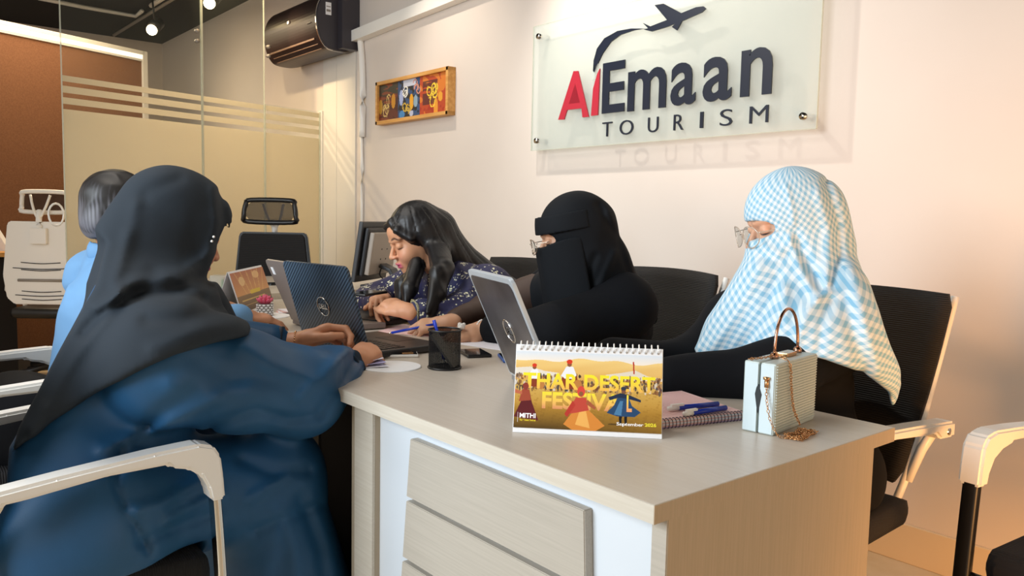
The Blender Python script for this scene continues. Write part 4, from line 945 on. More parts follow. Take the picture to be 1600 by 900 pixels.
def hand(W, d, n, side, curls, length=1., spread=1., thumb=(.7, .55, -.35), tcurl=.5):
    """five-fingered hand. W wrist, d towards the fingers, n out of the back of the hand, side +1: thumb on s = cross(d, n)"""
    W = vec(*W); d = unit(d); n = np.array(n, float); n = unit(n-d*(n@d)); s = np.cross(d, n)*side; k = length
    fs = [cone(W-d*.02, W+d*.03*k, .024*k, .026*k)]
    palm = U(.012, ell(W+d*.052*k, vec(.040, .052, .0165)*k, np.stack([s, d, n])), ell(W+d*.078*k+n*.001, vec(.040, .018, .0135)*k, np.stack([s, d, n])), ell(W+d*.03*k+s*.022*k-n*.006, vec(.020, .030, .016)*k, np.stack([s, d, n])))
    g = U(.014, fs[0], palm); fing = []
    for i, (o, b, L_, r) in enumerate(((.030, .088, (.043, .026, .021), .0090), (.0100, .093, (.047, .029, .022), .0093), (-.011, .090, (.044, .027, .021), .0088), (-.030, .082, (.034, .021, .018), .0078))):
        p = W+d*b*k+s*o*k; cu = curls[i] if isinstance(curls[0], (tuple, list)) else curls; ang = 0; pts = [p-d*.02*k, p]; rs = [r*k*1.02, r*k*1.05]
        f0 = unit(d+s*o*3*spread)
        for j, (l, a) in enumerate(zip(L_, cu)):
            ang += a; p = p+(f0*math.cos(ang)-n*math.sin(ang))*l*k; pts.append(p); rs.append(r*k*(.97, .88, .78)[j])
        fing.append(chain(pts, rs, .003))
    p = W+d*.022*k+s*.026*k-n*.006*k; t = unit(d*thumb[0]+s*thumb[1]+n*thumb[2]); t2 = unit(t+d*tcurl-s*tcurl*.5); t3 = unit(t2+d*tcurl-s*tcurl*.6)
    pts = [p, p+t*.040*k, p+t*.040*k+t2*.030*k, p+t*.040*k+t2*.030*k+t3*.025*k]
    fing.append(chain(pts, [.0145*k, .0115*k, .0105*k, .0088*k], .004))
    fg = U(.002, *fing)
    f = U(.007, g, fg); f.c = W+d*.075*k; return f
def headframe(fwd, tilt=0., roll=0.):
    """rows: right, forward, up of the head; tilt>0 looks down"""
    f0 = unit([fwd[0], fwd[1], 0]); up = vec(0, 0, 1); f = f0*math.cos(tilt)-up*math.sin(tilt); u = up*math.cos(tilt)+f0*math.sin(tilt); r = np.cross(f, u)
    u2 = u*math.cos(roll)+r*math.sin(roll); r2 = np.cross(f, u2); return np.stack([r2, f, u2])
def headf(c, Q, k=1.):
    loc = lambda x, y, z: c+(x*Q[0]+y*Q[1]+z*Q[2])*k
    E = lambda x, y, z, a, b, c_: ell(loc(x, y, z), vec(a, b, c_)*k, Q)
    cran = U(.03, E(0, -.018, .035, .074, .092, .084), E(0, .012, -.035, .060, .070, .078))
    face = U(.018, cran, E(0, .058, -.098, .026, .022, .017), E(.034, .052, -.036, .027, .031, .032), E(-.034, .052, -.036, .027, .031, .032), E(0, .062, .045, .050, .026, .035), E(0, .055, -.07, .035, .03, .03))
    face = U(.010, face, cone(loc(.042, .068, .028), loc(.012, .083, .021), .007*k, .008*k), cone(loc(-.042, .068, .028), loc(-.012, .083, .021), .007*k, .008*k))
    face = cut(face, U(.012, E(.031, .097, .004, .019, .017, .011), E(-.031, .097, .004, .019, .017, .011)), .012)
    face = U(.005, face, E(.031, .0705, .003, .015, .0135, .0125), E(-.031, .0705, .003, .015, .0135, .0125))
    nose = U(.007, cone(loc(0, .080, .010), loc(0, .101, -.028), .0052*k, .0090*k), E(.0105, .094, -.034, .0075, .010, .0065), E(-.0105, .094, -.034, .0075, .010, .0065), E(0, .103, -.033, .008, .008, .007))
    face = U(.009, face, nose)
    lips = U(.003, cone(loc(-.020, .078, -.064), loc(-.006, .0895, -.0605), .0035*k, .0058*k), cone(loc(.020, .078, -.064), loc(.006, .0895, -.0605), .0035*k, .0058*k), cone(loc(-.006, .0895, -.0605), loc(.006, .0895, -.0605), .0058*k), cone(loc(-.013, .083, -.0725), loc(.013, .083, -.0725), .0062*k), cone(loc(0, .086, -.073), loc(0, .0861, -.073), .007*k))
    face = U(.0045, face, lips)
    ears = U(.004, *[E(s*.077, -.012, -.002, .008, .017, .028) for s in (-1, 1)])
    f = U(.006, face, ears); f.loc = loc; return f
def skin_color(base, c, Q, k=1., lip='C4566A', brow='2A1E1A', lash='1A1210', nails=()):
    B = np.array(lin(base)); Lp = np.array(lin(lip)); Br = np.array(lin(brow)); La = np.array(lin(lash))
    def col(v):
        o = np.tile(B, (len(v), 1)); q = ((v-c)@Q.T)/k; x, y, z = np.abs(q[:, 0]), q[:, 1], q[:, 2]
        fr = y > .045
        def mix(m_, C): m_ = np.clip(m_, 0, 1)[:, None]; return o*(1-m_)+C*m_
        o = mix(np.where(fr, np.exp(-((x/.022)**4+((z+.0675)/.0105)**4))*1.3*(y > .070), 0), Lp)
        o = mix(np.where(fr, np.exp(-((x/.018)**4+((z+.0668)/.0018)**2))*.8*(y > .074), 0), Lp*.35)
        zb_ = .029+.006*np.clip((x-.012)/.02, 0, 1)-.010*np.clip((x-.036)/.018, 0, 1)
        o = mix(np.where(fr, np.exp(-(((x-.032)/.021)**6+((z-zb_)/.0042)**4))*.9, 0), Br)
        zl = -.0035-.003*np.cos((x-.031)/.016*1.57)
        o = mix(np.where(fr, np.exp(-(((x-.031)/.0155)**6+((z-zl)/.0022)**2))*1.2, 0), La)
        o = mix(np.where(fr, np.exp(-((x-.035)/.02)**2-((z+.035)/.02)**2)*.18, 0), Lp)
        return o
    return col
def arm(sh, el, wr, r=(.05, .042, .034, .026)):
    sh, el, wr = map(lambda a: vec(*a), (sh, el, wr)); m_ = (el+wr)/2*.6+el*.4*.5+wr*.1 if False else el*.65+wr*.35
    return U(.02, cone(sh, el, r[0], r[1]), cone(el, m_, r[1], r[2]+.004), cone(m_, wr, r[2]+.004, r[3]))
def bodyf(J, head, hands, k=1.):
    P = {a: vec(*b) for a, b in J.items()}
    parts = [cone(P['pelvis'], P['chest'], .100, .090), cone(P['chest'], P['neck'], .075, .052), cone(P['shL'], P['shR'], .045), cone(P['neck'], head.loc(0, -.02, -.05), .052, .05)]
    parts += [cone(P['pelvis']+(P[a]-P['pelvis'])*.4, P[b], .09, .055) for a, b in (('hipL', 'knL'), ('hipR', 'knR'))]
    parts += [cone(P[a], P[b], .05, .032) for a, b in (('knL', 'anL'), ('knR', 'anR'))]
    parts += [cone(P[a], P[a]+vec(*J['toe'])*.16, .034, .024) for a in ('anL', 'anR')]
    t = U(.04, *parts); a = U(.02, arm(J['shL'], J['elL'], J['wrL']), arm(J['shR'], J['elR'], J['wrR']))
    return U(.012, U(.03, t, a), head, *hands)
def person(label, J, headc, Q, hands, skin, hk=1., res=.009, headres=.003, regions=(), lip='C4566A', lash='1A1210', group=None):
    hf = headf(headc, Q, hk); f = bodyf(J, hf, hands)
    pts = np.array([v for k_, v in J.items() if k_ != 'toe']+[headc]); lo = pts.min(0)-.22; hi = pts.max(0)+.22; lo[2] = max(lo[2], -.02) if lo[2] > -.5 else 0.0
    reg = [(lo, hi, res), (headc-.15*hk, headc+.15*hk, headres)]
    for h_ in hands: reg.append((h_.c-.105, h_.c+.105, .003))
    o = sdf_mesh('person', f, reg, M_skin, None, skin_color(skin, headc, Q, hk, lip, lash=lash)); tag(o, label, 'person', group)
    return o, hf, f
def glasses(hf, Q, par, m=M_wire, rx=.026, rz=.022, drop=.004, fwd=.105, short=False):
    L_ = hf.loc; r = 0.0013; g = None
    def ring(s): return [Vector(L_(s*.033+rx*math.cos(t), fwd-.012*abs(math.cos(t))*(math.cos(t)*s > 0), -drop+rz*math.sin(t))) for t in np.linspace(0, 6.2832, 29)[:-1]]
    g = tube('glasses', ring(1), r, m, par, 6, True)
    tube('rim', ring(-1), r, m, g, 6, True); tube('bridge', smoothpath([L_(-.009, fwd+.001, 0), L_(0, fwd+.004, .004), L_(.009, fwd+.001, 0)], 4), r, m, g, 6)
    for s in (-1, 1):
        c = Vector(L_(s*.033, fwd-.002, -drop)); P = ring(s); raw('lens', [c]+P, [(0, i+1, (i+1) % len(P)+1) for i in range(len(P))], M_lens, g)
        tube('temple', smoothpath([L_(s*.058, fwd-.012, .004), L_(s*.072, fwd-.05, .004)]+([] if short else [L_(s*.078, .0, .0), L_(s*.078, -.02, -.015)]), 4), r, m, g, 6)
    return g
def bracelet(name, wr, d, rad, r, m, par, beads=26):
    wr = Vector(wr); Mx_ = frame(wr, (0, 0, 1) if abs(unit(d)[2]) < .9 else (1, 0, 0), d); o = None
    bm = bmesh.new()
    for k in range(beads):
        t = k*6.2832/beads; bmesh.ops.create_icosphere(bm, subdivisions=1, radius=r, matrix=Mx_ @ Matrix.Translation((rad*math.cos(t), rad*math.sin(t), 0)))
    return from_bm(name, bm, m, par, True)
def bbox(pts, pad): a = np.array(pts); return a.min(0)-pad, a.max(0)+pad
def seatcut(f, o, rz=0., sy=1., wx=.236):
    c_, s_ = math.cos(rz), math.sin(rz)
    def g_(p):
        x = p[:, 0]-o[0]; y = p[:, 1]-o[1]; u_ = c_*x+s_*y; v_ = -s_*x+c_*y; hh = .452+.012*np.minimum(np.abs(u_/.235), 1)**2
        q = np.stack([np.abs(u_)-wx, np.abs(v_-.012*sy)-.244*sy, p[:, 2]-hh], 1); b_ = np.minimum(q.max(1), 0)+np.sqrt((np.maximum(q, 0)**2).sum(1)); return smax(f(p), -b_, .006)
    return g_
# ===== woman in navy, seen from behind (foreground)
hc = atd(277, 362, 1.80); Q = headframe((-.12, 1), .30)
elR = atd(470, 612, 1.74); wrR = atd(545, 572, 1.93); elL = vec(-2.00, .66, .80); wrL = atd(462, 537, 2.02)
J = dict(pelvis=(-1.77, .33, .53), chest=(-1.80, .455, .84), neck=(-1.855, .53, .965), shR=tuple(atd(262, 575, 1.53)), shL=(-2.00, .60, .865), elR=tuple(elR), wrR=tuple(wrR), elL=tuple(elL), wrL=tuple(wrL),
         hipR=(-1.68, .33, .52), hipL=(-1.88, .35, .52), knR=(-1.70, .715, .53), knL=(-1.90, .735, .53), anR=(-1.68, .66, .07), anL=(-1.88, .68, .07), toe=(0, .9, -.25))
fist = hand(wrR, unit(atd(580, 545, 1.99)-wrR), unit((.35, -.35, .85)), -1, (1.25, 1.35, .8), .93, .4, (.75, .35, -.5), .9)
lh = hand(wrL, unit(atd(535, 512, 2.06)-wrL), unit((-.45, .30, .8)), 1, ((.5, .9, .7), (.7, 1.0, .7), (.8, 1.0, .7), (.9, 1.0, .7)), 1.0, .8, (.8, .3, -.4), .4)
w1, hf1, f1 = person('woman in navy robe and slate headscarf, back to the camera', J, hc, Q, [fist, lh], 'C98F6C')
A = {k_: vec(*v) for k_, v in J.items()}
torso = U(.07, cone(A['pelvis']+vec(0, -.02, -.02), A['chest'], .195, .165), cone(A['chest'], A['neck'], .15, .08), cone(A['shL'], A['shR'], .085), cone(A['hipR']+vec(.02, 0, 0), A['hipL'], .17))
sleeve = U(.05, cone(A['shR'], (A['shR']+A['elR'])/2+vec(0, 0, .0), .105, .098), cone((A['shR']+A['elR'])/2, A['elR']+vec(0, 0, .0), .098, .088), cone(A['elR'], A['wrR']*.55+A['elR']*.45, .088, .062), cone(A['wrR']*.55+A['elR']*.45, A['wrR']*.98+A['elR']*.02, .06, .040))
sleeve2 = U(.04, cone(A['shL'], A['elL'], .09, .075), cone(A['elL'], A['wrL']*.75+A['elL']*.25, .07, .048))
skirt = U(.06, cone(A['hipR'], A['knR'], .14, .105), cone(A['hipL'], A['knL'], .14, .105), cone(A['knR'], vec(-1.64, .76, .10), .10, .17), cone(A['knL'], vec(-1.88, .78, .10), .10, .17), cone(A['knR'], A['knL'], .10))
robe = U(.035, torso, sleeve, sleeve2, skirt)
robe = wrinkle(robe, .0018, 12, 3, (1, 1, .6))
robe = folds(robe, [([(300, 610), (250, 645), (215, 690)], -.007, 12), ([(340, 625), (250, 670), (160, 700)], .010, 12), ([(190, 700), (180, 760), (230, 860)], -.012, 8), ([(330, 740), (250, 790), (205, 800)], .012, 11), ([(340, 800), (260, 830), (215, 850)], -.010, 9), ([(345, 770), (260, 812)], .009, 8),
                    ([(330, 665), (400, 640), (450, 655), (500, 650)], -.010, 9), ([(380, 540), (430, 575), (480, 590)], .010, 14), ([(555, 560), (530, 600), (500, 640)], -.012, 10), ([(540, 550), (505, 590), (470, 620)], .012, 11), ([(300, 560), (360, 590), (430, 590)], -.006, 16), ([(265, 600), (330, 620), (390, 610)], .006, 14),
                    ([(380, 720), (430, 740), (480, 735)], -.010, 10), ([(390, 780), (450, 740)], .010, 9), ([(400, 830), (470, 800), (500, 790)], -.008, 10), ([(470, 780), (500, 860), (505, 900)], -.012, 12), ([(440, 800), (460, 860), (462, 900)], .010, 12)])
armneed = cone(A['wrR']-unit(A['wrR']-A['elR'])*.005, A['wrR']+unit(A['wrR']-A['elR'])*.06, .033)
lo, hi = bbox([A[k_] for k_ in ('pelvis', 'chest', 'neck', 'shR', 'shL', 'elR', 'wrR', 'elL', 'wrL', 'knR', 'knL', 'anR', 'anL')], .24); lo[2] = .03
hem = plane((0, 0, .06), (0, 0, -1)); robe = isect(robe, hem); robe = isect(robe, edge_poly([(14, 700), (88, 570), (138, 465), (205, 340), (300, 300), (600, 380), (620, 1400), (-300, 1400), (-120, 1000), (8, 790)]), .03)
robe = seatcut(robe, (-1.78, .335), 0, .78, .42)
rb = sdf_mesh('robe', robe, [(lo, hi, .0065)], M_cloth_navy, w1)
def cuff(wr, el, r, label=None, par=w1, m=M_black):
    d_ = unit(vec(*wr)-vec(*el)); a_ = math.atan2(1, 0); Mx_ = frame(Vector(wr)-Vector(d_)*.012, (0, 0, 1), d_); bm = bmesh.new(); n = 40; rings = []
    for j in range(5):
        t = j/4; rings.append([bm.verts.new(Mx_ @ Vector(((r*(1-.12*math.sin(3.14*t))+.003*math.sin(k*5.5+j))*math.cos(k*6.2832/n), (r*(1-.12*math.sin(3.14*t))+.003*math.sin(k*5.5+j))*math.sin(k*6.2832/n), -.012+.03*t))) for k in range(n)])
    for a, b in zip(rings, rings[1:]):
        for k in range(n): bm.faces.new((a[k], a[(k+1) % n], b[(k+1) % n], b[k]))
    bm.faces.new(rings[-1]); bm.faces.new(rings[0][::-1])
    return from_bm('cuff', bm, m, par, True)
M_cuff = mat('cuff_navy', '132438', .7)
cuff(A['wrR'], A['elR'], .041, m=M_cuff); cuff(A['wrL']*.85+A['elL']*.15, A['elL'], .045, m=M_cuff)
bracelet('bracelet', A['wrL']*1.0+unit(A['wrL']-A['elL'])*.0, A['wrL']-A['elL'], .030, .0032, M_gold, w1)
# headscarf: hood + drape over the shoulders and back
hl = hf1.loc
hood = U(.035, ell(hl(0, -.02, .035), vec(.094, .116, .105), Q), ell(hl(0, -.03, -.03), vec(.088, .092, .095), Q), cone(hl(0, -.06, -.06), A['neck']+vec(0, -.03, .0), .085, .11))
hoodedge = U(.02, hood, ell(hl(0, .004, .030), vec(.090, .112, .100), Q), cone(hl(.070, .02, .03), hl(.050, .035, -.10), .026, .034), cone(hl(-.070, .02, .03), hl(-.050, .035, -.10), .026, .034))
hoodedge = cut(hoodedge, ell(hl(0, .115, -.015), vec(.062, .085, .095), Q), .01)
drape = U(.06, off(torso, .020), off(cone(A['shR'], A['shR']*.6+A['elR']*.4, .115, .105), .014), off(cone(A['shL'], A['shL']*.5+A['elL']*.5, .105, .098), .022), cone(hl(0, -.08, -.02), A['chest']+vec(-.0, -.19, -.03), .07, .05), cone(A['chest']+vec(0, -.17, -.03), A['pelvis']+vec(.02, -.20, .13), .06, .03))
cape_outline = [(120, 250), (420, 250), (395, 470), (388, 524), (340, 533), (275, 552), (215, 580), (150, 612), (75, 662), (18, 708), (30, 672), (92, 552), (150, 445), (168, 380), (120, 320)]
scarf = U(.03, hoodedge, isect(drape, edge_poly(cape_outline), .012))
scarf = folds(scarf, [([(215, 320), (195, 390), (180, 440)], .008, 11), ([(190, 460), (120, 560), (50, 670)], .012, 12), ([(240, 430), (160, 520), (80, 620)], -.008, 14), ([(345, 300), (352, 350), (335, 420), (318, 465)], -.008, 6), ([(332, 295), (338, 350), (322, 400)], .006, 6), ([(330, 395), (290, 425), (210, 440), (150, 480)], .013, 11), ([(330, 430), (270, 455), (200, 460), (130, 520)], -.011, 10), ([(325, 455), (285, 440)], .009, 9), ([(340, 480), (290, 500), (230, 500)], -.007, 12), ([(370, 505), (300, 520), (240, 545)], .006, 12), ([(205, 350), (230, 300), (280, 280)], -.004, 10)])
scarf = wrinkle(scarf, .0022, 13, 8, (1, 1, .7))
scarf = cut(scarf, off(robe, .001) if False else ell(hl(0, .13, -.02), vec(.055, .07, .085), Q), .006)
lo, hi = bbox([hc, A['pelvis'], A['shR'], A['shL'], A['elR']*.5+A['shR']*.5], .24); lo[2] = .45; hi[2] = hc[2]+.17
sc1 = sdf_mesh('headscarf', scarf, [(lo, hi, .006)], M_scarf_slate, w1)
for (px, py) in ((334, 370), (331, 377)):
    q = atd(px, py, 1.695); bm = bmesh.new(); bmesh.ops.create_icosphere(bm, subdivisions=2, radius=.0028, matrix=Matrix.Translation(q)); from_bm('pin', bm, M_pearl, sc1, True)
# ===== man in blue shirt
hc = atd(192, 338, 2.45); Q = headframe((.12, 1), .22)
J = dict(pelvis=tuple(atd(158, 640, 2.38)), chest=tuple(atd(180, 490, 2.42)), neck=tuple(atd(188, 405, 2.47)), shR=tuple(atd(218, 445, 2.30)), shL=tuple(atd(152, 436, 2.58)), elR=(-2.34, .76, .78), wrR=(-2.40, .92, .80), elL=(-2.86, .75, .78), wrL=(-2.78, .95, .80),
         hipR=(-2.48, .36, .52), hipL=(-2.68, .36, .52), knR=(-2.46, .75, .52), knL=(-2.70, .75, .52), anR=(-2.46, .70, .07), anL=(-2.70, .70, .07), toe=(0, .9, -.25))
hs = [hand(J['wrR'], (-.1, 1, -.1), (0, 0, 1), -1, (.35, .4, .3)), hand(J['wrL'], (.1, 1, -.1), (0, 0, 1), 1, (.35, .4, .3))]
man, hfm, fm = person('man in a light blue shirt, half hidden behind the navy-robed woman', J, hc, Q, hs, 'B98464')
A = {k_: vec(*v) for k_, v in J.items()}; hl = hfm.loc
shirt = U(.05, cone(A['pelvis'], A['chest'], .150, .145), cone(A['chest'], A['neck']+vec(0, -.01, -.03), .125, .07), cone(A['shL'], A['shR'], .080), cone(A['neck']+vec(0, 0, -.035), A['shL'], .068, .075), cone(A['neck']+vec(0, 0, -.035), A['shR'], .068, .075), cone(A['shR'], A['elR'], .078, .062), cone(A['elR'], A['wrR'], .06, .042), cone(A['shL'], A['elL'], .078, .062), cone(A['elL'], A['wrL'], .06, .042))
shirt = folds(wrinkle(shirt, .004, 22, 5, (1, 1, 1)), [([(150, 400), (120, 430), (110, 470)], -.006, 5), ([(165, 410), (140, 440)], .008, 5), ([(175, 415), (150, 455)], -.007, 4)])
lo, hi = bbox([A[k_] for k_ in ('pelvis', 'chest', 'neck', 'shR', 'shL', 'elR', 'wrR', 'elL', 'wrL')], .2)
sh_ = sdf_mesh('shirt', seatcut(shirt, (-2.57, .28)), [(lo, hi, .008)], M_shirt, man)
col_ = sdf_mesh('collar', cut(U(.01, cone(A['neck']+vec(0, .0, -.01), hl(0, -.025, -.115), .056, .052)), ell(hl(0, -.02, -.06), vec(.06, .06, .06), Q)), [(A['neck']-.12, A['neck']+.14, .005)], M_shirt, man)
sdf_mesh('trousers', U(.04, cone(A['hipR'], A['knR'], .10, .08), cone(A['hipL'], A['knL'], .10, .08), cone(A['knR'], A['anR']+vec(0, 0, .02), .078, .06), cone(A['knL'], A['anL']+vec(0, 0, .02), .078, .06), cone(A['hipR'], A['hipL'], .13)), [bbox([A['hipR'], A['hipL'], A['anR'], A['anL'], A['knR'], A['knL']], .16)+(.012,)], M_black, man)
hairm = U(.02, ell(hl(0, -.026, .042), vec(.084, .102, .094), Q), ell(hl(0, -.055, -.02), vec(.072, .062, .07), Q))
hairm = cut(hairm, U(.02, ell(hl(0, .10, -.03), vec(.10, .085, .10), Q), ell(hl(0, .0, -.14), vec(.12, .12, .065), Q)), .01)
hairm = wrinkle(hairm, .002, 110, 4, (1, 1, .35))
def greycol(v):
    q = (v-hc)@Q.T; r_ = np.sin(q@vec(310, 90, 40))*np.sin(q@vec(120, 330, 60)+1)+.6*np.sin(q@vec(520, 200, 90)); g_ = np.clip(.22+.55*r_-(q[:, 2]-.02)*9, 0, 1)*np.clip((.10-q[:, 2])*12, 0, 1)
    return np.array(lin('15110F'))*(1-g_[:, None])+np.array(lin('6A6A72'))*g_[:, None]
sdf_mesh('hair', hairm, [(hc-.14, hc+.14, .0035)], M_hairc, man, greycol)
# ===== long-haired woman
hc = ony(648, 374, 1.58); Q = headframe((-.24, -.97), .36, -.04)
cen = vec(-2.36, 1.80, .50)
handp = atd(592, 466, 2.66)
J = dict(pelvis=(-2.38, 1.86, .53), chest=(-2.38, 1.76, .80), neck=(-2.40, 1.68, .93), shL=(-2.21, 1.73, .865), shR=(-2.59, 1.72, .87), elL=(-2.16, 1.56, .775), wrL=tuple(atd(636, 486, 2.60)), elR=(-2.70, 1.55, .78), wrR=tuple(atd(600, 468, 2.85)),
         hipL=(-2.27, 1.85, .52), hipR=(-2.47, 1.85, .52), knL=(-2.28, 1.45, .52), knR=(-2.48, 1.45, .52), anL=(-2.28, 1.50, .07), anR=(-2.48, 1.50, .07), toe=(0, -.9, -.25))
A = {k_: vec(*v) for k_, v in J.items()}
hs = [hand(A['wrL'], unit(handp-A['wrL']), unit((.5, .0, .7)), -1, (.9, 1.0, .6), .92, .4, (.8, .3, -.2)), hand(A['wrR'], unit(handp+vec(-.02, .02, .0)-A['wrR']+vec(0, -.03, 0)), (-.2, 0, 1), 1, (.9, .9, .6), .9)]
w2, hf2, f2 = person('woman with long black hair in navy floral dress, looking down at her hands', J, hc, Q, hs, 'CF9672', headres=.0024, lip='C2506E')
hl = hf2.loc
dress = U(.05, cone(A['pelvis'], A['chest'], .15, .145), cone(A['chest'], A['neck']+vec(0, 0, -.02), .12, .062), cone(A['shL'], A['shR'], .078), cone(A['shL'], A['elL'], .08, .070), cone(A['elL'], A['wrL']*.7+A['elL']*.3, .068, .050), cone(A['shR'], A['elR'], .08, .066), cone(A['elR'], A['wrR']*.7+A['elR']*.3, .06, .046), cone(A['hipL'], A['knL'], .12, .09), cone(A['hipR'], A['knR'], .12, .09), cone(A['knL'], A['anL']+vec(0, 0, .08), .09, .12), cone(A['knR'], A['anR']+vec(0, 0, .08), .09, .12))
dress = folds(wrinkle(dress, .0035, 20, 12), [([(665, 480), (700, 470), (735, 450)], .008, 5), ([(650, 490), (700, 488)], -.007, 4), ([(715, 405), (730, 440), (740, 470)], .006, 5)])
lo, hi = bbox(list(A[k_] for k_ in A if k_ != 'toe'), .17); lo[2] = .08; hi[2] = 1.0
M_floral = bpy.data.materials.new('floral_navy'); M_floral.use_nodes = True
def floral(m):
    nt = m.node_tree; b = nt.nodes['Principled BSDF']; N = nt.nodes.new; L = nt.links.new; tc = N('ShaderNodeTexCoord'); b.inputs['Roughness'].default_value = .7
    def dots(scale, thr0, thr1, seedoff, ring=None):
        mp = N('ShaderNodeMapping'); mp.inputs['Location'].default_value = seedoff; L(tc.outputs['Object'], mp.inputs[0])
        vo = N('ShaderNodeTexVoronoi'); vo.inputs['Scale'].default_value = scale; vo.inputs['Randomness'].default_value = .55; L(mp.outputs[0], vo.inputs['Vector'])
        r = N('ShaderNodeMapRange'); r.inputs[1].default_value = thr1; r.inputs[2].default_value = thr0; L(vo.outputs['Distance'], r.inputs[0]); return r.outputs[0], vo
    d1, _ = dots(52, .13, .20, (0, 0, 0)); d2, vo = dots(19, .30, .38, (3, 1, 2)); d3, _ = dots(105, .34, .44, (5, 5, 5))
    mu = N('ShaderNodeMath'); mu.operation = 'MULTIPLY'; L(d2, mu.inputs[0]); L(d3, mu.inputs[1])
    mxa = N('ShaderNodeMath'); mxa.operation = 'MAXIMUM'; L(d1, mxa.inputs[0]); L(mu.outputs[0], mxa.inputs[1])
    nz = N('ShaderNodeTexNoise'); nz.inputs['Scale'].default_value = 5; L(tc.outputs['Object'], nz.inputs['Vector'])
    c0 = N('ShaderNodeMix'); c0.data_type = 'RGBA'; c0.inputs[6].default_value = (*lin('16234E'), 1); c0.inputs[7].default_value = (*lin('2B2140'), 1); L(nz.outputs['Fac'], c0.inputs[0])
    c1 = N('ShaderNodeMix'); c1.data_type = 'RGBA'; c1.inputs[7].default_value = (*lin('DCD9B8'), 1); L(c0.outputs[2], c1.inputs[6]); L(mxa.outputs[0], c1.inputs[0]); L(c1.outputs[2], b.inputs['Base Color'])
floral(M_floral)
sdf_mesh('dress', seatcut(dress, (-2.40, 1.76), math.pi+.05), [(lo, hi, .0075)], M_floral, w2)
cuff(A['wrL']*.72+A['elL']*.28, A['elL'], .050, par=w2, m=mat('embroidered_cuff', '8A8458', .7, noise=((220, 220, 120), '1A1C20')))
cuff(A['wrL']*.84+A['elL']*.16, A['elL'], .046, par=w2, m=mat('embroidered_trim', 'BDB58C', .7, noise=((260, 260, 260), '22241E')))
cap = ell(hl(0, -.022, .040), vec(.084, .100, .095), Q)
side = lambda s, r0, r1: chain([hl(s*.066, -.005, .03), hl(s*.080, -.032, -.04), hl(s*.084, -.034, -.11), hl(s*.080, -.01, -.20), hl(s*.060, .02, -.30)], [r0, r0, r0*.95, r0*.9, r1], .02)
falls = [chain([hl(0, -.08, .0), hl(0, -.10, -.10), A['chest']+vec(.03, .17, .02), A['chest']+vec(.03, .20, -.15)], [.085, .08, .07, .05], .03)]
px_s = lambda pts, rs: chain([atd(x, y, d) for x, y, d in pts], rs, .015)
falls += [chain([hl(-.060, -.04, .04), hl(-.074, -.055, -.05), atd(694, 420, 2.68), atd(686, 458, 2.62), atd(673, 500, 2.58)], [.034, .035, .030, .020, .007], .02), chain([hl(-.074, -.035, -.03), atd(684, 425, 2.64), atd(668, 488, 2.57)], [.024, .022, .007], .02), px_s([(640, 420, 2.86), (632, 445, 2.80), (625, 475, 2.78)], [.035, .032, .018]), px_s([(652, 415, 2.80), (640, 450, 2.72), (634, 476, 2.70)], [.03, .026, .012])]
hair = U(.018, cap, side(1, .028, .02), side(-1, .024, .014), *falls)
hair = cut(hair, U(.01, ell(hl(0, .105, -.040), vec(.094, .092, .106), Q), ell(hl(.0, .09, -.01), vec(.075, .066, .060), Q)), .008)
lock = chain([hl(-.01, .065, .090), hl(.03, .074, .072), hl(.058, .058, .045), hl(.078, .025, .01)], [.010, .011, .012, .013], .01); lock2 = chain([hl(-.01, .065, .090), hl(-.045, .066, .062), hl(-.074, .035, .022)], [.010, .012, .012], .01)
hair = U(.014, hair, lock, lock2)
def strands(f, amp, fq, seed):
    r_ = np.random.RandomState(seed); ks = r_.normal(size=(6, 2))
    def g_(p):
        q = (p-hc)@Q.T; a_ = np.arctan2(q[:, 0], q[:, 1]+.03); z = q[:, 2]; s = 0
        for i in range(6): s = s+np.sin(a_*fq*(1+.6*i)+z*6*ks[i, 0]+ks[i, 1]*9)
        return f(p)-amp*(1-np.abs(s)/2.4)
    return g_
hair = strands(hair, .0022, 14, 2)
lo, hi = bbox([hc, A['chest'], A['chest']+vec(.03, .2, -.15), atd(672, 480, 2.58), atd(625, 475, 2.78)], .11); hi[2] = hc[2]+.16
sdf_mesh('hair', hair, [(lo, hi, .0042)], M_hair, w2)
ph2 = phone((handp[0]-.02, handp[1]-.03), .5, 'phone held up in the hands of the long-haired woman', M_screen, M_bplast, .07, .14, handp[2]+.012)
# ===== woman in black veil
hc = ony(893, 372, 1.68); Q = headframe((-.62, -.78), .20)
wA = atd(700, 505, 2.50); wB = atd(752, 515, 2.43)
J = dict(pelvis=(-1.83, 1.92, .53), chest=(-1.80, 1.83, .80), neck=(-1.77, 1.76, .935), shL=(-1.63, 1.79, .86), shR=(-2.0, 1.84, .87), elR=(-2.10, 1.66, .81), wrR=tuple(wA), elL=(-1.66, 1.56, .80), wrL=tuple(wB),
         hipL=(-1.73, 1.90, .52), hipR=(-1.93, 1.92, .52), knL=(-1.78, 1.50, .52), knR=(-2.0, 1.52, .52), anL=(-1.78, 1.54, .07), anR=(-2.0, 1.56, .07), toe=(-.2, -.9, -.25))
A = {k_: vec(*v) for k_, v in J.items()}
pc = (.55, .75, .5)
hs = [hand(wA, unit(atd(640, 512, 2.50)-wA), unit((.25, -.25, .9)), 1, ((.5, .7, .5), (.65, .8, .5), (.8, .9, .5), (.9, .9, .5)), .95, .8, (.8, .3, -.45), .5), hand(wB, unit(atd(700, 528, 2.38)-wB), unit((.3, -.3, .9)), -1, ((.5, .5, .3),)*4, .92, .6, (.7, .5, -.3), .3)]
w3, hf3, f3 = person('woman in black face veil and round glasses writing with a pen', J, hc, Q, hs, 'C9997A')
hl = hf3.loc
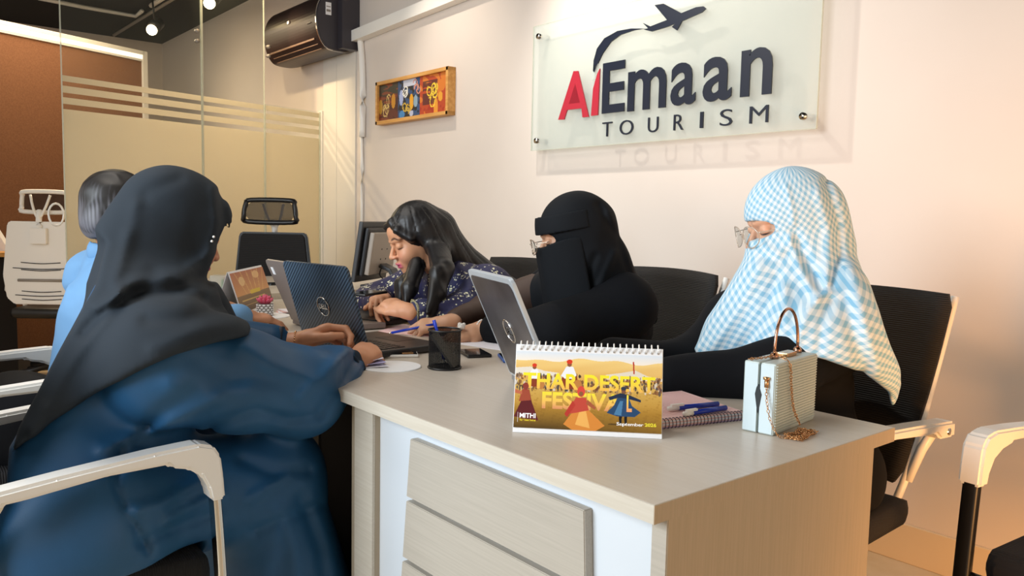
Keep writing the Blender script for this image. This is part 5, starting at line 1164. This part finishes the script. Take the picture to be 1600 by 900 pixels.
abaya = U(.05, cone(A['pelvis'], A['chest'], .165, .155), cone(A['chest'], A['neck'], .13, .07), cone(A['shL'], A['shR'], .09), cone(A['shL'], A['elL'], .095, .075), cone(A['elL'], wB*.8+A['elL']*.2, .07, .05), cone(A['hipL'], A['knL'], .12, .09), cone(A['hipR'], A['knR'], .12, .09), cone(A['knL'], A['anL']+vec(0, 0, .06), .09, .13), cone(A['knR'], A['anR']+vec(0, 0, .06), .09, .13))
lo, hi = bbox(list(A[k_] for k_ in A if k_ not in ('toe', 'wrR')), .18); lo[2] = .05; hi[2] = 1.05
sdf_mesh('abaya', seatcut(wrinkle(abaya, .004, 15, 21), (-1.83, 1.80), math.pi-.25), [(lo, hi, .008)], M_black, w3)
sl = wrinkle(U(.03, cone(A['shR'], A['elR'], .085, .062), cone(A['elR'], wA*.82+A['elR']*.18, .060, .036)), .003, 25, 2)
sdf_mesh('sleeve', sl, [bbox([A['shR'], A['elR'], wA], .12)+(.006,)], M_brown, w3)
bracelet('bracelet', wB*1.0+A['elL']*.0, wB-A['elL'], .028, .0042, M_pearl, w3, 22)
rg = atd(721, 517, 2.385); bm = bmesh.new()
for k in range(14):
    t = k*.449; bmesh.ops.create_icosphere(bm, subdivisions=1, radius=.006, matrix=Matrix.Translation((rg[0]+.009*math.cos(t)*.8, rg[1]+.009*math.sin(t)*.8, rg[2]+.014+.006*math.sin(t*2.3))))
from_bm('flower_ring', bm, M_pearl, w3, True)
hood = U(.03, ell(hl(0, -.022, .034), vec(.090, .112, .102), Q), ell(hl(0, -.025, -.04), vec(.082, .088, .09), Q), cone(hl(0, -.05, -.08), A['neck']+vec(.02, .03, -.06), .078, .105))
shawl = U(.06, cone(A['neck']+vec(0, .02, 0), A['shL']+vec(-.02, .0, -.02), .10, .095), cone(A['neck']+vec(0, .02, -.01), A['shR']+vec(0, 0, -.02), .11, .10), cone(A['neck'], A['chest']+vec(.02, .06, -.02), .11, .16))
shawl = isect(shawl, plane((-1.8, 1.8, .735), (.15, .25, -1)), .01)
tail = chain([hl(0, -.08, .03), hl(.01, -.10, -.08), A['neck']+vec(.09, .10, -.06), A['shL']+vec(.0, .05, -.08)], [.055, .05, .06, .06], .04)
hd = U(.03, hood, shawl, tail)
hd = cut(hd, ell(hl(0, .115, .008), vec(.078, .088, .024), Q), .004)
hd = folds(wrinkle(hd, .0025, 16, 31), [([(935, 320), (965, 370), (985, 430)], -.010, 6), ([(950, 335), (978, 400), (1000, 470)], .009, 7), ([(915, 470), (940, 440), (960, 395)], .009, 6), ([(880, 500), (930, 470), (980, 460)], .009, 8), ([(850, 520), (900, 505), (960, 490)], -.008, 7), ([(930, 400), (915, 440), (890, 462)], -.009, 6)])
lo, hi = bbox([hc, A['neck'], A['shL'], A['shR'], A['chest']], .2); hi[2] = hc[2]+.15
hs3 = sdf_mesh('headscarf', hd, [(lo, hi, .0055)], M_black2, w3)
# face veil: forehead band and flat hanging cloth with an eye slit
fhead = ell(hl(0, -.010, .02), vec(.098, .122, .125), Q)
def veilband(p):
    q = (p-hc)@Q.T; d = np.abs(ell(vec(0, -.012, .02), vec(.0925, .1145, .16))(q))-.003; return smax(smax(d, np.abs(q[:, 2]-.052)-.027, .003), -(q[:, 1]+.05), .003)
sdf_mesh('veil_band', veilband, [(hc-.15, hc+.15, .0035)], M_black2, w3)
def veil(p):
    q = (p-hc)@Q.T; t = np.clip((-.012-q[:, 2])/.17, 0, 1); q2 = q.copy(); r_ = np.sqrt((q[:, 0]/(.090+.004*t))**2+((q[:, 1]+.006)/(.119+.004*t))**2)
    d = (r_-1)*.095-.0014*np.sin(q[:, 0]*95); d = smax(d, q[:, 2]-(-.011+.45*np.clip(np.abs(q[:, 0])-.048, 0, 1)), .003); d = smax(d, -.190-q[:, 2], .003); return smax(d, -.022-q[:, 1], .006)
sdf_mesh('face_veil', veil, [(hc-.24, hc+.16, .0035)], M_black2, w3)
q = atd(932, 344, 2.20)
glasses(hf3, Q, w3, M_wire, .024, .022, .006, .122, True)
pen0 = atd(612, 520, 2.50); pen1 = atd(682, 506, 2.47)
stick('pen', pen0, pen1, M_blue, 'blue pen held in the writing hand of the black-veiled woman', 'pen', .0042)
# ===== woman in checked veil
hc = ony(1228, 352, 1.78); Q = headframe((-.50, -.86), .22)
wA = atd(1050, 592, 1.74); wB = atd(1052, 580, 1.86)
J = dict(pelvis=(-1.08, 1.80, .53), chest=(-1.09, 1.80, .82), neck=(-1.10, 1.80, .96), shL=(-.91, 1.78, .875), shR=(-1.24, 1.80, .86), elL=(-.95, 1.54, .79), wrL=tuple(wA), elR=(-1.24, 1.60, .765), wrR=(-1.30, 1.40, .795),
         hipL=(-.98, 1.80, .52), hipR=(-1.18, 1.80, .52), knL=(-.98, 1.40, .50), knR=(-1.2, 1.40, .50), anL=(-.98, 1.45, .07), anR=(-1.2, 1.45, .07), toe=(0, -.9, -.25))
A = {k_: vec(*v) for k_, v in J.items()}
hs = [hand(A['wrL'], unit(vec(-1.28, 1.36, .79)-A['wrL']), (0, -.2, 1), 1 if False else -1, (.4, .5, .3), .92), hand(A['wrR'], unit((-.25, -.8, -.1)), (0, 0, 1), 1, (.4, .5, .3), .9)]
w4, hf4, f4 = person('woman in pale blue checked veil and clear glasses', J, hc, Q, hs, 'D9A688')
hl = hf4.loc
ab = U(.05, cone(A['pelvis'], A['chest'], .17, .155), cone(A['chest'], A['neck'], .12, .06), cone(A['shL']+vec(-.05, 0, -.02), A['shR'], .07), cone(A['shL']+vec(-.03, 0, -.03), A['elL'], .072, .070), cone(A['elL'], A['wrL'], .070, .047), cone(A['shR'], A['elR'], .07, .05), cone(A['elR'], A['wrR'], .05, .042), cone(A['hipL']+vec(.02, 0, 0), A['knL'], .13, .09), cone(A['hipR'], A['knR'], .13, .09), cone(A['knL'], A['anL']+vec(0, 0, .05), .09, .13), cone(A['knR'], A['anR']+vec(0, 0, .05), .09, .13))
lo, hi = bbox(list(A[k_] for k_ in A if k_ != 'toe'), .2); lo[2] = .04; hi[2] = 1.05
sdf_mesh('abaya', seatcut(wrinkle(ab, .005, 14, 41), (-1.06, 1.735), math.pi), [(lo, hi, .008)], M_black, w4)
hood = U(.03, ell(hl(0, -.024, .030), vec(.094, .118, .108), Q), ell(hl(0, .0, -.055), vec(.076, .102, .080), Q), cone(hl(0, -.05, -.07), A['neck']+vec(0, 0, -.02), .085, .12), cone(hl(0, .03, -.085), A['chest']+vec(-.03, -.14, .03), .062, .09))
cape = U(.09, cone(A['neck']+vec(0, .0, .02), A['shL']+vec(-.02, 0, -.02), .10, .095), cone(A['neck'], A['shR']+vec(0, 0, -.02), .11, .115), cone(A['neck'], A['chest']+vec(0, .02, -.05), .13, .21), cone(A['shL'], A['elL']*.5+A['shL']*.5, .125, .115), cone(A['shR'], A['elR']*.75+A['shR']*.25, .115, .10), cone(A['chest']+vec(0, -.08, .03), A['elR']+vec(.03, .02, .0), .14, .10), cone(A['shL']+vec(-.01, .03, -.04), vec(-.90, 1.87, .72), .10, .05), cone(hl(0, -.08, 0), A['neck']+vec(.06, .09, -.08), .08, .085))
outline = [(1180, 200), (1290, 200), (1312, 300), (1338, 370), (1364, 450), (1388, 520), (1406, 575), (1413, 612), (1402, 642), (1392, 640), (1389, 612), (1365, 590), (1330, 574), (1290, 560), (1255, 553), (1215, 560), (1190, 572), (1160, 573), (1120, 570), (1100, 564), (1090, 552), (1086, 545), (1130, 478), (1172, 408), (1180, 370)]
hd = U(.035, hood, isect(cape, edge_poly(outline), .014))
hd = cut(hd, ell(hl(.0, .112, .006), vec(.076, .088, .0255), Q), .004)
hd = folds(wrinkle(hd, .003, 13, 51), [([(1228, 290), (1238, 330), (1240, 365)], .006, 4), ([(1240, 362), (1262, 410), (1285, 450)], -.013, 7), ([(1235, 370), (1250, 420), (1275, 465)], .009, 7), ([(1290, 285), (1308, 340), (1312, 400), (1300, 448)], -.009, 6), ([(1278, 300), (1295, 360), (1292, 440)], .007, 8), ([(1290, 455), (1262, 485), (1245, 530)], .010, 9), ([(1300, 470), (1285, 500), (1280, 545)], -.008, 8), ([(1185, 420), (1150, 490), (1110, 545)], .009, 10), ([(1215, 430), (1190, 500), (1150, 560)], -.008, 10), ([(1225, 450), (1225, 510), (1205, 560)], .009, 9), ([(1330, 420), (1350, 500), (1375, 580)], .010, 11), ([(1320, 470), (1335, 530), (1350, 575)], -.008, 10), ([(1345, 400), (1380, 500), (1400, 590)], -.006, 10), ([(1195, 385), (1215, 395), (1238, 372)], .005, 5), ([(1190, 400), (1220, 410), (1245, 385)], -.005, 5)])
def gmat():
    m = mat('gingham', 'A8CFE2', .75, bump=(420, .05)); nt = m.node_tree; b = nt.nodes['Principled BSDF']; N = nt.nodes.new; L = nt.links.new
    at_ = N('ShaderNodeAttribute'); at_.attribute_name = 'Wrap'; sp = N('ShaderNodeSeparateXYZ'); L(at_.outputs['Vector'], sp.inputs[0]); outs = []
    for k in (0, 1):
        s = N('ShaderNodeMath'); s.operation = 'MULTIPLY'; s.inputs[1].default_value = 6.2832/.0145; L(sp.outputs[k], s.inputs[0])
        n = N('ShaderNodeMath'); n.operation = 'SINE'; L(s.outputs[0], n.inputs[0]); r = N('ShaderNodeMapRange'); r.inputs[1].default_value = -.25; r.inputs[2].default_value = .25; L(n.outputs[0], r.inputs[0]); outs.append(r.outputs[0])
    ad = N('ShaderNodeMath'); ad.operation = 'ADD'; L(outs[0], ad.inputs[0]); L(outs[1], ad.inputs[1]); hf_ = N('ShaderNodeMath'); hf_.operation = 'MULTIPLY'; hf_.inputs[1].default_value = .5; L(ad.outputs[0], hf_.inputs[0])
    mx = N('ShaderNodeMix'); mx.data_type = 'RGBA'; mx.inputs[6].default_value = (*lin('DDE9EF'), 1); mx.inputs[7].default_value = (*lin('86BBD8'), 1); L(hf_.outputs[0], mx.inputs[0]); L(mx.outputs[2], b.inputs['Base Color']); return m
ax_ = vec(-1.10, 1.80)
def wrapuv(v):
    q = v-np.array([ax_[0], ax_[1], 0]); w_ = np.clip((v[:, 2]-1.0)/.1, 0, 1); q2 = v-hc
    x = q[:, 0]*(1-w_)+q2[:, 0]*w_; y = q[:, 1]*(1-w_)+q2[:, 1]*w_; r_ = np.sqrt(x*x+y*y); a_ = np.arctan2(-x-.4*y, -y+.4*x)
    R0 = .115+.11*np.clip((1.02-v[:, 2])/.2, 0, 1); s_ = a_*R0; h_ = -v[:, 2]*1.1-r_*.5
    return np.stack([s_*.87-h_*.5, s_*.5+h_*.87], 1)
lo, hi = bbox([hc, A['chest'], A['elR'], A['elL'], vec(-.92, 1.9, .72)], .2); hi[2] = hc[2]+.16
sdf_mesh('veil', hd, [(lo, hi, .0055)], gmat(), w4, None, wrapuv)
glasses(hf4, Q, w4, mat('clear_frame', 'C8B8A8', .15, .3), .030, .026, .006, .116, True)

# ------------------------------------------------------------------ plastic wrap on the floor by the chair legs
wrp = empty('plastic_wrap', (0, 0, 0), 0, 'torn clear plastic wrap around the chair leg by the skirting', 'plastic wrap')
M_wrap = film('wrap_film', 'E8E0D0', .35, .15)
def blob(c, r, seed):
    f_ = wrinkle(ell(c, r), .012, 45, seed); s0 = lambda p: smax(np.abs(f_(p))-.0018, -p[:, 2]+.001, .001)
    return sdf_mesh('torn_film', s0, [(np.array(c)-np.array(r)-.03, np.array(c)+np.array(r)+.03, .006)], M_wrap, wrp)
q = onz(1400, 848, 0); blob((q[0], q[1], .015), (.10, .07, .03), 3); q = onz(1452, 850, 0); blob((q[0], q[1], .05), (.035, .035, .07), 4)
